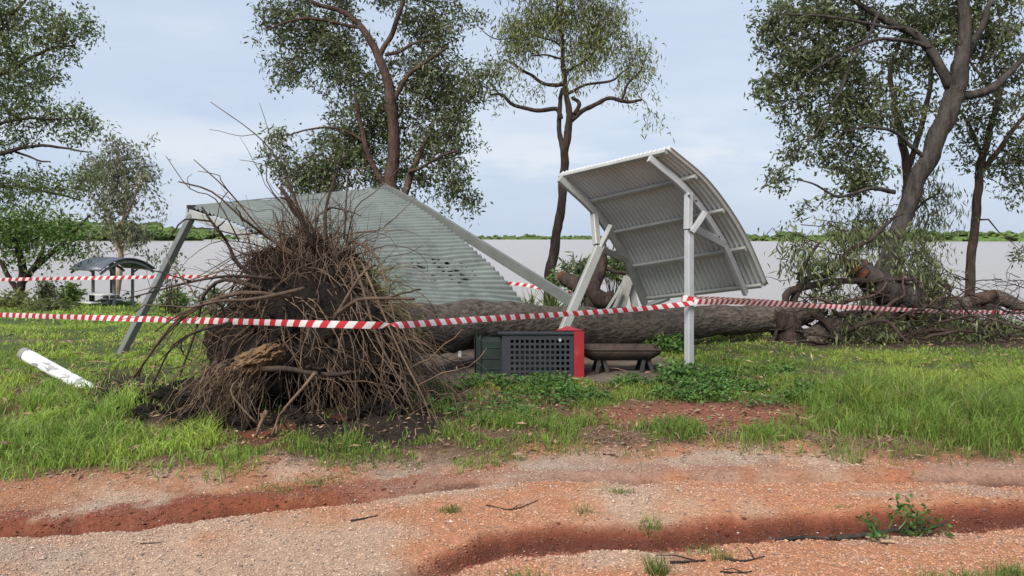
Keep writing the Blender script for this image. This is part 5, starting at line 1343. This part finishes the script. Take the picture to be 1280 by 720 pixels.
base = OV[None] * (0.75 + 0.5 * g.random((n, 6, 1))) * s[:, None, None] * np.stack([1 + .5 * g.random(n), np.ones(n), .55 + .3 * g.random(n)], 1)[:, None, :]
V = np.stack([base[..., 0] * np.cos(a)[:, None] - base[..., 1] * np.sin(a)[:, None], base[..., 0] * np.sin(a)[:, None] + base[..., 1] * np.cos(a)[:, None], base[..., 2]], -1)
V = V + np.stack([x, y, H(x, y) + s * 0.25], 1)[:, None, :]
T = (OT[None] + (np.arange(n) * 6)[:, None, None]).reshape(-1, 3)
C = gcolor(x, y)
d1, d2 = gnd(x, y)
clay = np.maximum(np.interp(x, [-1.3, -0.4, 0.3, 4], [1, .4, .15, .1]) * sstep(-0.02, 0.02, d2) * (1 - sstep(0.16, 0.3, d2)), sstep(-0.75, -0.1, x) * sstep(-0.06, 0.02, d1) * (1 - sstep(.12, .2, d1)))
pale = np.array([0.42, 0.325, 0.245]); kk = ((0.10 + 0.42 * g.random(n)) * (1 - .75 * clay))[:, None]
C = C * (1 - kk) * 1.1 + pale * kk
wht = (g.random(n) < 0.02)[:, None]; C = np.where(wht, np.array([0.50, 0.43, 0.36]), C)
drk = (g.random(n) < 0.08)[:, None]; C = np.where(drk, np.array([0.14, 0.11, 0.10]), C)
tag(obj('gravel', V.reshape(-1, 3), M['gravel'], T=T, col=np.repeat(C, 6, 0)), 'loose pale and red gravel spread over the eroded verge', None, kind='stuff')

# crumbs of red clay broken off the gully walls
cb = MB(); g = np.random.default_rng(37); IVc, ITc = ico(1)
for k in range(1300):
    if k % 5 < 3:
        x_ = g.uniform(-0.5, 3.6); y_ = float(np.interp(x_, *G1)) + g.normal(0.06, .05); s_ = .003 + .008 * g.random() ** 3
    else:
        x_ = g.uniform(-3.6, -0.6); y_ = float(np.interp(x_, *G2)) + g.normal(.10, .06); s_ = .003 + .009 * g.random() ** 3
    cb.add(IVc * (1 + (g.random((len(IVc), 1)) - .5) * .7) * [s_ * 1.3, s_, s_ * .8] + [x_, y_, float(H(x_, y_)) + s_ * .3], ITc)
M['clay_red'] = mat('red_clay_crumb', (0.22, 0.075, 0.042), (0.11, 0.04, 0.025), 9, 0.95, 0.6, 60, island=0.35, spec=0.15)
tag(obj('clay_crumbs', cb, M['clay_red']), 'crumbs of red clay fallen along the eroded gully walls', None, kind='stuff')

# ------------------------------------------------------------------ tufts, twigs and the leafy broken branch on the gravel
def tuft(px, py, n, h, label, spread=.05, seed=1, dry=.1):
    g = np.random.default_rng(seed); Yd = yof(py); c = P(px, py, Yd)
    x = c[0] + g.normal(0, spread, n); y = Yd + g.normal(0, spread * .6, n)
    col = np.where((g.random(n) < dry)[:, None], np.array([.30, .25, .11]), np.array([.125, .215, .04])[None] * (0.7 + .6 * g.random((n, 1))))
    V, T, C = blades(x, y, H(x, y), h * (.4 + .8 * g.random(n)), np.full(n, .0045), .3 + .9 * g.random(n), g, col)
    tag(obj('grass_tuft', V, M['grass'], T=T, col=C), label, 'grass tuft', 'tufts growing on the gravel')
tuft(563, 648, 110, .055, 'small neat round grass tuft alone on the pale gravel hump', .035, 1)
tuft(776, 626, 90, .05, 'flat green tuft on the orange part of the gravel hump', .045, 2)
tuft(727, 648, 34, .10, 'thin yellowish tuft on the hump beside the flat green tuft', .03, 3, .5)
tuft(813, 658, 70, .08, 'green tuft at the lip of the red gully', .035, 4)
tuft(822, 708, 120, .13, 'upright yellow green tuft below the red gully', .03, 5, .2)
tuft(652, 722, 150, .11, 'straggly yellowish tuft below the pale end of the red gully', .06, 6, .35)
tuft(905, 690, 60, .07, 'sparse tuft beside the dark twigs below the red gully', .035, 7, .3)
tuft(350, 612, 160, .05, 'low patch of short grass on the red verge below the roots', .10, 8, .2)
tuft(400, 606, 110, .06, 'short grass patch on the gravel nearer the roots', .08, 18, .2)
tuft(885, 680, 40, .08, 'few thin blades rising from the shaded gully bottom', .05, 9, .3)
tuft(1215, 728, 170, .09, 'dense green weed clump at the roadside corner', .06, 10, .1)
tuft(1268, 716, 200, .10, 'tall green weed clump beyond the dense roadside clump', .065, 14, .1)
tuft(1160, 728, 160, .10, 'loose weed clump on the gravel flat before the dense roadside clump', .05, 11, .15)
tuft(455, 728, 70, .05, 'dark low tuft at the near edge of the pale gravel', .05, 12, .1)
tuft(1050, 640, 40, .03, 'tiny tuft on the orange gravel near the leafy broken branch', .03, 13, .2)

def twig(rows, r, label, mt='bark_dark', cat='twig', fork=1, seed=1):
    g = np.random.default_rng(seed); mb = MB()
    pts = []
    for px, py in rows:
        Yd = yof(py); c = P(px, py, Yd); pts.append([c[0], Yd, float(H(c[0], Yd)) + r])
    p_ = cr(pts, 4); mb.tube(p_, np.linspace(r, r * .45, len(p_)), 6, rough=.12, seed=seed)
    for _ in range(fork):
        k = int(g.integers(1, len(p_) - 1)); e_ = p_[k] + np.array([g.normal(0, .08), g.normal(0, .06), 0.02])
        mb.tube(np.array([p_[k], (p_[k] + e_) / 2 + [0, 0, .012], e_]), [r * .6, r * .5, r * .3], 5)
    return tag(obj('fallen_twig', mb, M[mt], smooth=True), label, cat, 'twigs on the gravel')
twig([(608, 640), (640, 645), (672, 636)], .005, 'thin curved twig on the pale gravel hump', seed=1)
twig([(438, 664), (455, 661), (472, 658)], .006, 'short twig alone on the far pale slope of gravel', seed=2, fork=0)
twig([(838, 694), (860, 692), (882, 690)], .008, 'dark twig lying flat below the red gully', seed=3)
twig([(905, 692), (930, 694), (956, 690)], .007, 'second dark twig beside the sparse tuft', seed=4)
twig([(900, 705), (925, 708), (940, 707)], .006, 'short dark twig nearest the orange flat below the gully', seed=5)
twig([(175, 690), (190, 688), (205, 687)], .004, 'tiny dark twig on the reddish gravel flat', seed=6, fork=0)
twig([(970, 663), (1010, 658), (1045, 657)], .012, 'long grey stick leading up to the leafy broken branch', 'bark_grey', seed=7)

Yb2 = yof(660)
br = thing('leafy_branch', P(1110, 662, Yb2) * [1, 1, 0] + [0, 0, float(H(P(1110, 662, Yb2)[0], Yb2))], 'broken leafy branch with green leaves lying in the red gully', 'branch')
def gp(px, py, dz=0.015):
    Yd = yof(py); c = P(px, py, Yd); return np.array([c[0], Yd, float(H(c[0], Yd)) + dz])
g = np.random.default_rng(44)
stem = cr([gp(1046, 662), gp(1080, 660, .025), gp(1120, 658, .04), gp(1165, 655, .05), gp(1185, 652, .06)], 5)
obj('stem', MB().tube(stem, np.linspace(.016, .005, len(stem)), 8, rough=.12, seed=4), M['bark_grey'], br, smooth=True)
sb = MB(); tips = []
for a0, a1 in [((1110, 658), (1128, 628)), ((1120, 658), (1140, 632)), ((1100, 660), (1086, 650)), ((1130, 657), (1160, 640)), ((1150, 656), (1180, 658)), ((1125, 660), (1145, 672)), ((1105, 662), (1095, 672)), ((1140, 657), (1152, 645))]:
    s = gp(*a0, .03); Yd = yof(662) + g.normal(0, .06); e_ = P(a1[0], a1[1], Yd)
    e_[2] = max(e_[2], float(H(e_[0], e_[1])) + .02)
    q = cr([s, (s + e_) / 2 + g.normal(0, .012, 3), e_], 3); sb.tube(q, np.linspace(.006, .002, len(q)), 5)
    tips += list(q[2:])
obj('side_shoots', sb, M['leaf_cut'], br)['kind'] = 'stuff'
V, T = leaves_at(np.array(tips), 5, .022, .038, .020, .0, g)
obj('leaves', V, M['leaf_cut'], br, T=T)['kind'] = 'stuff'
for (a, b_, w_, lab) in (((1079, 657), (1092, 668), .02, 'pale slab of split bark leaning beside the leafy broken branch'), ((1100, 671), (1118, 671), .018, 'pale chip of split wood lying flat below the leafy broken branch')):
    tag(obj('wood_chip', MB().beam(np.array([gp(*a, .02), gp(*b_, .012)]), w_, .008), M['wood_pale']), lab, 'wood chip')

print('TRIS', sum(len(o.data.loop_triangles) or len(o.data.polygons) for o in sc.objects if o.type == 'MESH'))
